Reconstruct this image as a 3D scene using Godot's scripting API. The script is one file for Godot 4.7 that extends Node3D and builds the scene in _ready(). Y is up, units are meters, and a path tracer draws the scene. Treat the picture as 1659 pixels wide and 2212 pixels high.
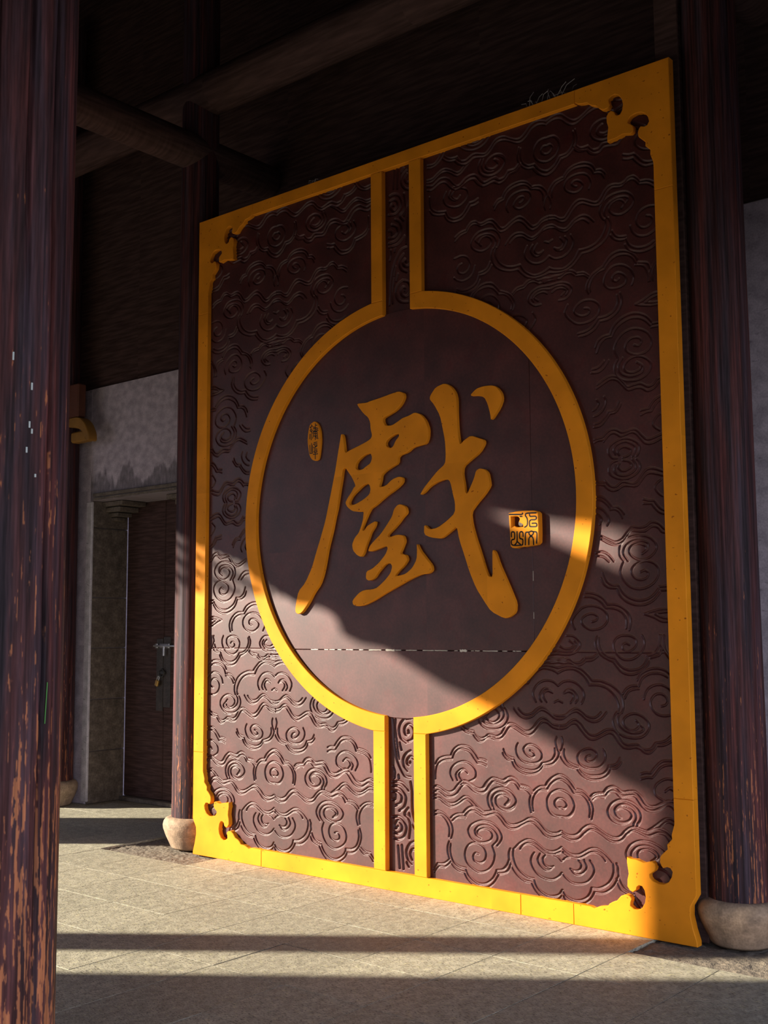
extends Node3D
# A carved wooden screen with a golden frame in a dim old hall, low sun raking in from the left.
# x runs along the screen (0 = its left edge), y is up, z points out of the screen's front face.

const SCREEN_W := 3.29
const SCREEN_H := 4.0
const CX := 1.645
const CY := 2.0
const RING_OUT := 1.192
const RING_IN := 1.10
const FIELD_Z := -0.028
const SUN_H := Vector2(0.8, -0.6)

var mat := {}
var taken := {}


class Geo:
	var v := PackedVector3Array()
	var n := PackedVector3Array()
	var t := PackedVector2Array()
	var ix := PackedInt32Array()

	func vert(p: Vector3, nn: Vector3, uv := Vector2.ZERO) -> int:
		v.append(p); n.append(nn); t.append(uv)
		return v.size() - 1

	func face(a: int, b: int, c: int) -> void:
		# front faces run clockwise: turn the triangle so that its winding agrees with its normals
		var cr := (v[b] - v[a]).cross(v[c] - v[a])
		if cr.dot(n[a] + n[b] + n[c]) > 0.0:
			ix.append_array([a, c, b])
		else:
			ix.append_array([a, b, c])

	func quad(a: Vector3, b: Vector3, c: Vector3, d: Vector3, nn: Vector3) -> void:
		var i := vert(a, nn); vert(b, nn); vert(c, nn); vert(d, nn)
		face(i, i + 1, i + 2); face(i, i + 2, i + 3)

	func tri(a: Vector3, b: Vector3, c: Vector3, nn: Vector3) -> void:
		var i := vert(a, nn); vert(b, nn); vert(c, nn)
		face(i, i + 1, i + 2)

	func box(lo: Vector3, hi: Vector3, ch := 0.003) -> void:
		var m := (lo + hi) / 2.0
		var h := (hi - lo) / 2.0
		ch = minf(ch, minf(h.x, minf(h.y, h.z)) * 0.6)
		for ax in 3:
			var bx := (ax + 1) % 3
			var cx := (ax + 2) % 3
			for s in [-1.0, 1.0]:
				var nn := Vector3.ZERO; nn[ax] = s
				var q: Array[Vector3] = []
				for k in [[-1.0, -1.0], [1.0, -1.0], [1.0, 1.0], [-1.0, 1.0]]:
					var p := Vector3.ZERO
					p[ax] = s * h[ax]; p[bx] = k[0] * (h[bx] - ch); p[cx] = k[1] * (h[cx] - ch)
					q.append(m + p)
				quad(q[0], q[1], q[2], q[3], nn)
				if ch > 0.0:
					for s2 in [-1.0, 1.0]:
						# the chamfer between face ax and face bx
						var e := Vector3.ZERO; e[ax] = s; e[bx] = s2
						var w: Array[Vector3] = []
						for k in [[0, -1.0], [0, 1.0], [1, 1.0], [1, -1.0]]:
							var p := Vector3.ZERO
							p[ax] = s * (h[ax] - (ch if k[0] == 1 else 0.0))
							p[bx] = s2 * (h[bx] - (ch if k[0] == 0 else 0.0))
							p[cx] = k[1] * (h[cx] - ch)
							w.append(m + p)
						quad(w[0], w[1], w[2], w[3], e.normalized())
		if ch > 0.0:
			for sx in [-1.0, 1.0]:
				for sy in [-1.0, 1.0]:
					for sz in [-1.0, 1.0]:
						var s := Vector3(sx, sy, sz)
						tri(m + s * Vector3(h.x, h.y - ch, h.z - ch), m + s * Vector3(h.x - ch, h.y, h.z - ch), m + s * Vector3(h.x - ch, h.y - ch, h.z), s.normalized())

	func lathe(profile: Array, seg: int, at := Vector3.ZERO) -> void:
		# profile: [radius, height] from bottom to top; smooth normals along it
		var rows := profile.size()
		var first := v.size()
		for r in rows:
			var a: Array = profile[maxi(r - 1, 0)]
			var b: Array = profile[mini(r + 1, rows - 1)]
			var tn := Vector2(b[0] - a[0], b[1] - a[1]).normalized()
			for k in seg + 1:
				var th := TAU * k / seg
				var dir := Vector3(cos(th), 0, sin(th))
				vert(at + dir * profile[r][0] + Vector3(0, profile[r][1], 0), (dir * tn.y + Vector3(0, -tn.x, 0)).normalized(), Vector2(float(k) / seg, float(r) / rows))
		for r in rows - 1:
			for k in seg:
				var i := first + r * (seg + 1) + k
				face(i, i + 1, i + seg + 2); face(i, i + seg + 2, i + seg + 1)

	func tube(pts: Array, r: float, seg := 6) -> void:
		var first := v.size()
		var cnt := pts.size()
		for i in cnt:
			var d: Vector3 = (pts[mini(i + 1, cnt - 1)] - pts[maxi(i - 1, 0)]).normalized()
			var side := d.cross(Vector3.UP if absf(d.y) < 0.9 else Vector3.RIGHT).normalized()
			var up := side.cross(d)
			for k in seg + 1:
				var th := TAU * k / seg
				var nn := side * cos(th) + up * sin(th)
				vert(pts[i] + nn * r, nn)
		for i in cnt - 1:
			for k in seg:
				var j := first + i * (seg + 1) + k
				face(j, j + 1, j + seg + 2); face(j, j + seg + 2, j + seg + 1)
		for e: int in [0, cnt - 1]:
			var d: Vector3 = (pts[0] - pts[1]).normalized() if e == 0 else (pts[cnt - 1] - pts[cnt - 2]).normalized()
			var c := vert(pts[e], d)
			for k in seg:
				var j := first + e * (seg + 1) + k
				var p := vert(v[j], d); var q := vert(v[j + 1], d)
				face(c, p, q)

	func extrude(outer: PackedVector2Array, holes: Array, z0: float, z1: float, ch := 0.002) -> void:
		# an outline with holes, given thickness; its front edge is chamfered
		if Geometry2D.is_polygon_clockwise(outer):
			outer.reverse()
		var loops: Array[PackedVector2Array] = [outer]
		for hole: PackedVector2Array in holes:
			if not Geometry2D.is_polygon_clockwise(hole):
				hole.reverse()
			loops.append(hole)
		var faces: Array[PackedVector2Array] = []
		for lp in loops:
			var m := lp.size()
			var inner := PackedVector2Array()
			var nrm := PackedVector2Array()
			for i in m:
				var e0 := (lp[i] - lp[(i + m - 1) % m]).normalized()
				var e1 := (lp[(i + 1) % m] - lp[i]).normalized()
				var n0 := Vector2(e0.y, -e0.x)
				var n1 := Vector2(e1.y, -e1.x)
				var nn := (n0 + n1).normalized()
				if nn == Vector2.ZERO:
					nn = n1
				inner.append(lp[i] - nn * minf(ch / maxf(nn.dot(n1), 0.5), ch * 1.6))
				nrm.append(nn)
			for i in m:
				var j := (i + 1) % m
				var e := (lp[j] - lp[i]).normalized()
				var fl := Vector2(e.y, -e.x)
				var na := nrm[i] if nrm[i].dot(fl) > 0.8 else fl
				var nb := nrm[j] if nrm[j].dot(fl) > 0.8 else fl
				var a3 := Vector3(na.x, na.y, 0); var b3 := Vector3(nb.x, nb.y, 0)
				var p := vert(Vector3(lp[i].x, lp[i].y, z0), a3); var q := vert(Vector3(lp[j].x, lp[j].y, z0), b3)
				var r := vert(Vector3(lp[j].x, lp[j].y, z1 - ch), b3); var s := vert(Vector3(lp[i].x, lp[i].y, z1 - ch), a3)
				face(p, q, r); face(p, r, s)
				a3 = (a3 + Vector3.BACK).normalized(); b3 = (b3 + Vector3.BACK).normalized()
				p = vert(Vector3(lp[i].x, lp[i].y, z1 - ch), a3); q = vert(Vector3(lp[j].x, lp[j].y, z1 - ch), b3)
				r = vert(Vector3(inner[j].x, inner[j].y, z1), b3); s = vert(Vector3(inner[i].x, inner[i].y, z1), a3)
				face(p, q, r); face(p, r, s)
			faces.append(inner)
		# bridge the holes into the outline, then cut the face into triangles
		var poly := faces[0]
		for k in range(1, faces.size()):
			var best := 1e9; var bi := 0; var bj := 0
			for i in poly.size():
				for j in faces[k].size():
					var d := poly[i].distance_squared_to(faces[k][j])
					if d < best:
						best = d; bi = i; bj = j
			var joined := poly.slice(0, bi + 1)
			var gap := (faces[k][bj] - poly[bi]).normalized().orthogonal() * 1e-5
			for j in faces[k].size() + 1:
				joined.append(faces[k][(bj + j) % faces[k].size()] + (gap if j == faces[k].size() else Vector2.ZERO))
			joined.append(poly[bi] + gap)
			joined.append_array(poly.slice(bi + 1))
			poly = joined
		var cut := Geometry2D.triangulate_polygon(poly)
		if cut.is_empty():
			print("an outline could not be cut, points: ", poly.size())
		var first := v.size()
		for p in poly:
			vert(Vector3(p.x, p.y, z1), Vector3.BACK)
		for i in range(0, cut.size(), 3):
			face(first + cut[i], first + cut[i + 1], first + cut[i + 2])

	func stroke(pts: PackedVector2Array, w: float, z0: float, z1: float) -> void:
		# a drawn line with a little height: round joints, straight legs
		for i in pts.size():
			var disc := PackedVector2Array()
			for k in 8:
				disc.append(pts[i] + Vector2.from_angle(TAU * k / 8) * w / 2)
			extrude(disc, [], z0, z1, w * 0.08)
			if i + 1 < pts.size():
				var s := (pts[i + 1] - pts[i]).normalized().orthogonal() * w / 2
				extrude(PackedVector2Array([pts[i] + s, pts[i] - s, pts[i + 1] - s, pts[i + 1] + s]), [], z0, z1, w * 0.08)

	func mesh() -> ArrayMesh:
		var a := []
		a.resize(Mesh.ARRAY_MAX)
		a[Mesh.ARRAY_VERTEX] = v; a[Mesh.ARRAY_NORMAL] = n; a[Mesh.ARRAY_TEX_UV] = t; a[Mesh.ARRAY_INDEX] = ix
		var m := ArrayMesh.new()
		m.add_surface_from_arrays(Mesh.PRIMITIVE_TRIANGLES, a)
		return m


# ---------------------------------------------------------------- naming

func numbered(called: String, under: Node) -> String:
	var key := "%d/%s" % [under.get_instance_id(), called]
	var k: int = taken.get(key, 0)
	taken[key] = k + 1
	return called if k == 0 else "%s_%03d" % [called, k]


func part(called: String, shape, m: Material, under: Node = self) -> MeshInstance3D:
	var o := MeshInstance3D.new()
	o.name = numbered(called, under)
	o.mesh = shape.mesh() if shape is Geo else shape
	o.material_override = m
	under.add_child(o, true)
	return o


func thing(called: String, label: String, category: String, at := Vector3.ZERO, group := "") -> Node3D:
	var o := Node3D.new()
	o.name = numbered(called, self)
	add_child(o, true)
	o.position = at
	return tag(o, label, category, group)


func tag(o: Node3D, label: String, category: String, group := "") -> Node3D:
	o.set_meta("label", label)
	o.set_meta("category", category)
	if group:
		o.set_meta("group", group)
	return o


func structure(called: String, label := "", category := "") -> Node3D:
	var o := Node3D.new()
	o.name = numbered(called, self)
	o.set_meta("kind", "structure")
	if label:
		o.set_meta("label", label)
		o.set_meta("category", category)
	add_child(o, true)
	return o


func mm(a: Array) -> PackedVector2Array:
	var out := PackedVector2Array()
	for i in range(0, a.size(), 2):
		out.append(Vector2(a[i], a[i + 1]) / 1000.0)
	return out


func rounded(p: PackedVector2Array) -> PackedVector2Array:
	# one round of corner cutting
	var out := PackedVector2Array()
	for i in p.size():
		var q := p[(i + 1) % p.size()]
		out.append(p[i].lerp(q, 0.2)); out.append(p[i].lerp(q, 0.8))
	return out


# ---------------------------------------------------------------- materials

func noise(type: int, freq: float, octaves := 4, seed_ := 1) -> FastNoiseLite:
	var f := FastNoiseLite.new()
	f.noise_type = type as FastNoiseLite.NoiseType
	f.frequency = freq
	f.fractal_octaves = octaves
	f.seed = seed_
	return f


func picture(w: int, h: int, f: Callable) -> ImageTexture:
	var b := PackedByteArray()
	b.resize(w * h * 3)
	var i := 0
	for y in h:
		for x in w:
			var c: Color = f.call(x, y)
			b[i] = clampi(int(c.r * 255.0), 0, 255); b[i + 1] = clampi(int(c.g * 255.0), 0, 255); b[i + 2] = clampi(int(c.b * 255.0), 0, 255)
			i += 3
	var im := Image.create_from_data(w, h, false, Image.FORMAT_RGB8, b)
	im.generate_mipmaps()
	return ImageTexture.create_from_image(im)


func lin(r: float, g: float, b: float) -> Color:
	return Color(r, g, b).linear_to_srgb()


func surface(called: String, color: Color, rough: float, tex: Texture2D = null, scale_ := 1.0, world := true) -> StandardMaterial3D:
	var m := StandardMaterial3D.new()
	m.resource_name = called
	m.albedo_color = color
	m.roughness = rough
	if tex:
		m.albedo_texture = tex
		if scale_ > 0.0:
			m.uv1_triplanar = true
			m.uv1_world_triplanar = world
			m.uv1_scale = Vector3.ONE * scale_
	mat[called] = m
	return m


func make_materials() -> void:
	var rng := RandomNumberGenerator.new()
	rng.seed = 11
	var big := noise(FastNoiseLite.TYPE_SIMPLEX_SMOOTH, 0.006, 4, 3)
	var fine := noise(FastNoiseLite.TYPE_SIMPLEX_SMOOTH, 0.09, 3, 4)
	# lacquer: dull red-brown with rub marks, pale scratches and specks
	var marks := Image.create_empty(1024, 1024, false, Image.FORMAT_L8)
	for k in 900:
		var p := Vector2(rng.randf() * 1024, rng.randf() * 1024)
		marks.fill_rect(Rect2i(int(p.x), int(p.y), 1 + rng.randi() % 2, 1 + rng.randi() % 3), Color(1, 1, 1) * rng.randf_range(0.15, 0.8))
	for k in 130:
		var p := Vector2(rng.randf() * 1024, rng.randf() * 1024)
		var d := Vector2.from_angle(rng.randf() * TAU)
		var bright := rng.randf_range(0.08, 0.3)
		for s in rng.randi_range(20, 130):
			p += d; d = d.rotated(rng.randf_range(-0.03, 0.03))
			marks.set_pixel(posmod(int(p.x), 1024), posmod(int(p.y), 1024), Color(bright, bright, bright))
	var lacquer := func(x, y):
		var a := 0.86 + 0.2 * big.get_noise_2d(x, y) + 0.1 * fine.get_noise_2d(x, y)
		var red := smoothstep(0.28, 0.5, big.get_noise_2d(x * 2.0 + 900.0, y * 2.0)) * 0.12
		var s := marks.get_pixel(x, y).r
		return Color(a + s * 0.35, a - red + s * 0.6, a - red + s * 0.6)
	var lac := picture(1024, 1024, func(x, y): return lacquer.call(x, y) * 0.86)
	surface("lacquer", lin(0.125, 0.030, 0.027), 0.44, lac, 0.55)
	mat["lacquer"].metallic_specular = 0.46
	# golden paint with chips, scuffs and specks
	var chips := noise(FastNoiseLite.TYPE_SIMPLEX, 0.035, 3, 9)
	var gold := picture(1024, 1024, func(x, y):
		var a := 0.93 + 0.1 * big.get_noise_2d(x, y)
		var c := smoothstep(0.78, 0.83, chips.get_noise_2d(x, y * 1.3))
		return Color(a, a * 0.98, a).lerp(Color(0.5, 0.36, 0.5), c * 0.75))
	surface("gold_paint", lin(0.85, 0.305, 0.014), 0.55, gold, 0.45)
	mat["gold_paint"].metallic_specular = 0.2
	# paving stone: beige with short dark flecks along one direction
	var st1 := noise(FastNoiseLite.TYPE_SIMPLEX_SMOOTH, 0.012, 4, 21)
	var st2 := noise(FastNoiseLite.TYPE_SIMPLEX, 0.05, 3, 22)
	var stone := picture(1024, 1024, func(x, y):
		var a := 0.82 + 0.13 * st1.get_noise_2d(x, y) + 0.13 * st2.get_noise_2d(x * 0.5, y * 2.2)
		var f := smoothstep(0.42, 0.62, st2.get_noise_2d(x * 0.5 + 500.0, y * 1.9))
		var w := smoothstep(0.2, 0.6, st1.get_noise_2d(x * 2.0, y * 2.0 + 700.0)) * 0.06
		var pit := smoothstep(0.66, 0.72, st2.get_noise_2d(x * 0.8 + 90.0, y * 2.6 + 40.0))
		return Color(a + w, a + w, a - 0.02) * (1.0 - 0.5 * f) * (1.0 - 0.6 * pit))
	for k in 3:
		surface("paving_%d" % k, lin(0.58, 0.53, 0.42).darkened([0.0, 0.04, 0.07][k]), 0.62, stone, [1.25, 1.1, 1.4][k])
		mat["paving_%d" % k].uv1_offset = Vector3(0.37, 0.11, 0.73) * k
		mat["paving_%d" % k].heightmap_enabled = true
		mat["paving_%d" % k].heightmap_texture = stone
		mat["paving_%d" % k].heightmap_scale = 0.12
	# plaster: grey-lilac lime wash with stains
	var pl := noise(FastNoiseLite.TYPE_SIMPLEX_SMOOTH, 0.02, 5, 31)
	var plaster := picture(512, 512, func(x, y):
		var a := 0.8 + 0.14 * pl.get_noise_2d(x, y) + 0.08 * fine.get_noise_2d(x * 2.0, y * 2.0)
		var d := smoothstep(0.5, 0.6, pl.get_noise_2d(x * 1.7 + 300.0, y * 3.4)) * 0.2
		return Color(a, a * 0.97, a) * (1.0 - d))
	surface("plaster", lin(0.7, 0.63, 0.66), 0.9, plaster, 0.8)
	# the same plaster with a grey damp stain along its foot, above the door ledge
	var edge := noise(FastNoiseLite.TYPE_SIMPLEX_SMOOTH, 0.009, 4, 33)
	var damp := picture(512, 512, func(x, y):
		var a := 0.8 + 0.14 * pl.get_noise_2d(x, y) + 0.08 * fine.get_noise_2d(x * 2.0, y * 2.0)
		var up: float = 1.0 - y / 512.0
		var top: float = 0.2 + 0.16 * edge.get_noise_2d(x, 40.0 + y * 0.25) + 0.05 * edge.get_noise_2d(x * 3.0, 90.0 + y)
		var s := smoothstep(top + 0.035, top - 0.035, up) * (0.3 + 0.12 * pl.get_noise_2d(x * 5.0, y * 0.6))
		return Color(a, a * 0.97, a) * (1.0 - s))
	surface("damp_plaster", lin(0.7, 0.63, 0.66), 0.9, damp, 0.0)
	# hewn stone
	var grain := noise(FastNoiseLite.TYPE_CELLULAR, 0.12, 2, 41)
	var rock := picture(512, 512, func(x, y):
		var a := 0.74 + 0.22 * grain.get_noise_2d(x, y) + 0.18 * pl.get_noise_2d(x, y)
		return Color(a, a * 0.97, a * 0.93))
	surface("hewn_stone", lin(0.9, 0.66, 0.47), 0.85, rock, 1.6)
	mat["hewn_stone"].heightmap_enabled = true
	mat["hewn_stone"].heightmap_texture = rock
	mat["hewn_stone"].heightmap_scale = 0.5
	surface("jamb_stone", lin(0.36, 0.30, 0.26), 0.88, rock, 0.9)
	surface("gravel", lin(0.5, 0.43, 0.35), 0.95, rock, 3.0)
	mat["gravel"].heightmap_enabled = true
	mat["gravel"].heightmap_texture = rock
	mat["gravel"].heightmap_scale = 0.8
	surface("mortar", lin(0.16, 0.14, 0.12), 0.95, rock, 2.0)
	# old column paint: dark purple-brown, worn through to orange wood in streaks low down
	var gr := noise(FastNoiseLite.TYPE_SIMPLEX, 0.03, 4, 51)
	var wr := noise(FastNoiseLite.TYPE_SIMPLEX_SMOOTH, 0.02, 4, 52)
	var fib := noise(FastNoiseLite.TYPE_SIMPLEX, 0.05, 4, 53)
	var worn := func(x, y, low: float):
		var strand: float = fib.get_noise_2d(x * 2.4, y * 0.07)
		var a := 0.62 + 0.2 * strand + 0.2 * fib.get_noise_2d(x * 0.7, y * 0.03 + 90.0) + 0.12 * gr.get_noise_2d(x * 9.0, y * 0.5)
		var c := Color(0.50, 0.30, 0.30).lerp(Color(0.37, 0.31, 0.36), clampf(0.5 + 1.3 * wr.get_noise_2d(x * 1.5, y * 0.12), 0.0, 1.0)) * a
		var h: float = 1.0 - y / 2048.0
		var v: float = 0.4 * wr.get_noise_2d(x * 1.1, y * 0.22 + 400.0) + 0.6 * fib.get_noise_2d(x * 2.2 + 300.0, y * 0.12) + 0.4 * gr.get_noise_2d(x * 4.0, y * 1.0) - 1.7 * maxf(h - low, -0.09)
		var bare := smoothstep(0.16, 0.27, v)
		var thin := smoothstep(0.0, 0.3, v + 0.25 * strand) * 0.35
		c = c.lerp(Color(0.62, 0.36, 0.3) * (0.4 + 0.6 * a), thin)
		return c.lerp(Color(0.84, 0.55, 0.37) * (0.45 + 0.6 * a), bare * 0.85)
	var wood_a := picture(512, 2048, func(x, y): return worn.call(x, y, 0.13))
	var wood_b := picture(512, 2048, func(x, y): return worn.call(x, y, -0.06))
	surface("worn_paint", lin(0.9, 0.82, 0.8), 0.6, wood_a, 0.0)
	surface("dark_paint", lin(0.9, 0.82, 0.8), 0.6, wood_b, 0.0)
	for k in ["worn_paint", "dark_paint"]:
		mat[k].metallic_specular = 0.25
	# dark timber of roof, beams and doors
	var dark := picture(512, 512, func(x, y):
		var a := 0.72 + 0.16 * gr.get_noise_2d(x * 0.25, y * 3.0)
		return Color(a, a * 0.95, a * 0.95))
	surface("timber", lin(0.145, 0.095, 0.085), 0.9, dark, 0.6)
	mat["timber"].metallic_specular = 0.1
	surface("door_wood", lin(0.145, 0.095, 0.085), 0.8, dark, 0.9)
	mat["door_wood"].metallic_specular = 0.15
	surface("door_plate", lin(0.13, 0.105, 0.095), 0.6, rock, 1.2)
	surface("steel", lin(0.6, 0.6, 0.6), 0.3)
	mat["steel"].metallic = 0.9
	surface("iron", lin(0.03, 0.028, 0.026), 0.5)
	surface("brass", lin(0.75, 0.48, 0.16), 0.3)
	mat["brass"].metallic = 0.85
	surface("whitewash", lin(0.85, 0.83, 0.82), 0.9, plaster, 0.8)
	surface("slate", lin(0.05, 0.05, 0.055), 0.9, rock, 0.6)
	surface("paper", lin(0.5, 0.55, 0.55), 0.8)
	surface("leaf", lin(0.06, 0.22, 0.04), 0.6)
	surface("filler", lin(0.55, 0.5, 0.42), 0.9)
	surface("seal_ink", lin(0.02, 0.008, 0.006), 0.7)
	surface("straw", lin(0.34, 0.3, 0.3), 0.8)
	surface("gilding", lin(0.30, 0.14, 0.012), 0.6, gold, 1.2)
	surface("gilding_red", lin(0.12, 0.035, 0.015), 0.6, gold, 1.2)
	surface("earth", lin(0.42, 0.37, 0.30), 0.95, stone, 0.3)


# ---------------------------------------------------------------- carving

const CELL := 0.0025
const HX := 626            # columns of the half field, from the screen's middle outwards
const HY := 1602
const AXIS := 0.962        # the pattern mirrors about this distance from the middle
const FLIP := 2.148        # and about this height
var cut_depth := PackedFloat32Array()


func stamp(w: float, y: float, half: float, depth: float) -> void:
	var x0 := int(ceil((w - half) / CELL)); var x1 := int(floor((w + half) / CELL))
	var y0 := int(ceil((y - half) / CELL)); var y1 := int(floor((y + half) / CELL))
	if x1 < 0 or x0 >= HX or y1 < 0 or y0 >= HY:
		return
	for j in range(maxi(y0, 0), mini(y1, HY - 1) + 1):
		for i in range(maxi(x0, 0), mini(x1, HX - 1) + 1):
			var d := Vector2(i * CELL - w, j * CELL - y).length() / half
			if d < 1.0:
				var deep := -depth * minf(1.0, (1.0 - d * d) * 1.35)
				if deep < cut_depth[j * HX + i]:
					cut_depth[j * HX + i] = deep


func curve(pts: PackedVector2Array, step: float) -> PackedVector2Array:
	var out := PackedVector2Array()
	var m := pts.size()
	for i in m - 1:
		var p0 := pts[maxi(i - 1, 0)]; var p1 := pts[i]; var p2 := pts[i + 1]; var p3 := pts[mini(i + 2, m - 1)]
		var cnt := maxi(1, int(ceil(p1.distance_to(p2) / step)))
		for k in cnt:
			out.append(p1.cubic_interpolate(p2, p0, p3, float(k) / cnt))
	out.append(pts[m - 1])
	return out


func groove(a: Array) -> void:
	# a: millimetres from the motif's axis and above the floor; every line is cut four times, mirrored both ways
	for p in curve(mm(a), 0.0026):
		for s in [-1.0, 1.0]:
			var w: float = AXIS + s * p.x
			if w < 0.15 or w > 1.57:
				continue
			stamp(w, p.y, 0.0056, 0.0060)
			if p.y < FLIP + 0.02:
				stamp(w, 2.0 * FLIP - p.y, 0.0056, 0.0060)


func depth_at(i: int, j: int) -> float:
	return cut_depth[clampi(j, 0, HY - 1) * HX + clampi(i, 0, HX - 1)]


func carved_half(side: float) -> Geo:
	# a flat sheet whose cells are split finely only where a groove runs through them
	var g := Geo.new()
	var b := 4
	for cj in (HY - 1) / b:
		for ci in (HX - 1) / b:
			var i0 := ci * b; var j0 := cj * b
			var wx0 := i0 * CELL; var wx1 := (i0 + b) * CELL
			var y0 := j0 * CELL; var y1 := (j0 + b) * CELL
			if wx0 < 0.15 or wx0 > 1.555 or y0 < 0.07 or y1 > 3.955:
				continue
			var far := Vector2(wx1, maxf(absf(y0 - CY), absf(y1 - CY))).length()
			if far < 1.14:
				continue
			var touched := false
			for j in b + 1:
				for i in b + 1:
					if cut_depth[(j0 + j) * HX + i0 + i] < 0.0:
						touched = true
			var st := 1 if touched else b
			var k := b / st
			var first := g.v.size()
			for j in k + 1:
				for i in k + 1:
					var gi := i0 + i * st; var gj := j0 + j * st
					var nx := (depth_at(gi + 1, gj) - depth_at(gi - 1, gj)) / (2.0 * CELL)
					var ny := (depth_at(gi, gj + 1) - depth_at(gi, gj - 1)) / (2.0 * CELL)
					g.v.append(Vector3(CX + side * gi * CELL, gj * CELL, FIELD_Z + cut_depth[gj * HX + gi]))
					g.n.append(Vector3(-nx * side, -ny, 1.0).normalized() if touched else Vector3.BACK)
					g.t.append(Vector2.ZERO)
			for j in k:
				for i in k:
					var q := first + j * (k + 1) + i
					if side > 0.0:
						g.ix.append_array([q, q + k + 2, q + 1, q, q + k + 1, q + k + 2])
					else:
						g.ix.append_array([q, q + 1, q + k + 2, q, q + k + 2, q + k + 1])
	return g


func slot_board(y0: float, y1: float, flip: bool) -> Geo:
	# the narrow carved board between the two middle bars, cut more deeply
	var cell := 0.0025
	var nx := int(0.222 / cell); var ny := int((y1 - y0) / cell)
	var h := PackedFloat32Array()
	h.resize((nx + 1) * (ny + 1))
	for a: Array in slot_lines():
		for p in curve(mm(a), 0.003):
			var q := Vector2(p.x, (2.0 * FLIP - 0.25 - p.y) if flip else p.y)
			var half := 0.0085
			for j in range(maxi(0, int((q.y - half - y0) / cell)), mini(ny, int((q.y + half - y0) / cell) + 1) + 1):
				for i in range(maxi(0, int((q.x - half + 0.111) / cell)), mini(nx, int((q.x + half + 0.111) / cell) + 1) + 1):
					var d := Vector2(i * cell - 0.111 - q.x, y0 + j * cell - q.y).length() / half
					if d < 1.0:
						h[j * (nx + 1) + i] = minf(h[j * (nx + 1) + i], -0.009 * minf(1.0, (1.0 - d * d) * 1.3))
	var g := Geo.new()
	for j in ny + 1:
		for i in nx + 1:
			var at := j * (nx + 1) + i
			var dx := (h[at + (1 if i < nx else 0)] - h[at - (1 if i > 0 else 0)]) / (2.0 * cell)
			var dy := (h[at + ((nx + 1) if j < ny else 0)] - h[at - ((nx + 1) if j > 0 else 0)]) / (2.0 * cell)
			g.vert(Vector3(CX - 0.111 + i * cell, y0 + j * cell, -0.032 + h[at]), Vector3(-dx, -dy, 1).normalized())
	for j in ny:
		for i in nx:
			var q := j * (nx + 1) + i
			g.ix.append_array([q, q + nx + 2, q + 1, q, q + nx + 1, q + nx + 2])
	return g


func slot_lines() -> Array:
	return [
		[38, 830, 41, 817, 23, 808, 10, 827, 18, 851, 44, 864, 69, 850, 79, 823, 63, 787, 33, 773],
		[22, 769, -13, 790, -26, 829, -15, 865, 13, 888, 59, 898],
		[49, 667, 41, 653, 26, 664, 32, 683, 52, 696, 77, 686],
		[31, 623, 6, 646, 1, 677, 17, 706, 52, 726],
		[-49, 883, -52, 840, -44, 785, -37, 742],
		[-70, 890, -65, 839, -63, 788, -50, 705, -30, 652, 10, 596, 51, 588],
		[-37, 730, -27, 679],
		[-21, 762, -9, 728],
		[-52, 493, -55, 470, -73, 464],
		[-73, 507, -37, 510, -11, 489, -19, 453, -53, 435],
		[-73, 539, -26, 535, 9, 506, 19, 472, 4, 432, -27, 410],
		[-72, 558, -16, 559, 20, 538, 38, 521],
		[34, 429, 8, 398, 34, 377, 46, 340, 38, 277],
		[-38, 327, -54, 318, -59, 337, -38, 358, -13, 341, -13, 310, -39, 292, -64, 297],
		[-74, 374, -28, 379, 8, 355, 20, 322, 2, 281, -34, 262, -65, 266],
		[51, 564, 60, 515, 60, 464, 64, 411, 79, 366],
		[39, 401, 54, 360, 78, 328],
		[78, 263, 42, 247, 19, 210, 26, 172, 56, 149],
		[77, 224, 55, 218, 44, 194, 59, 169],
		[-37, 227, -27, 116],
		[-11, 233, -1, 115],
		[21, 149, 36, 131],
		[-31, 593, -28, 577],
		[-67, 637, -56, 611, -59, 579],
	]


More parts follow.
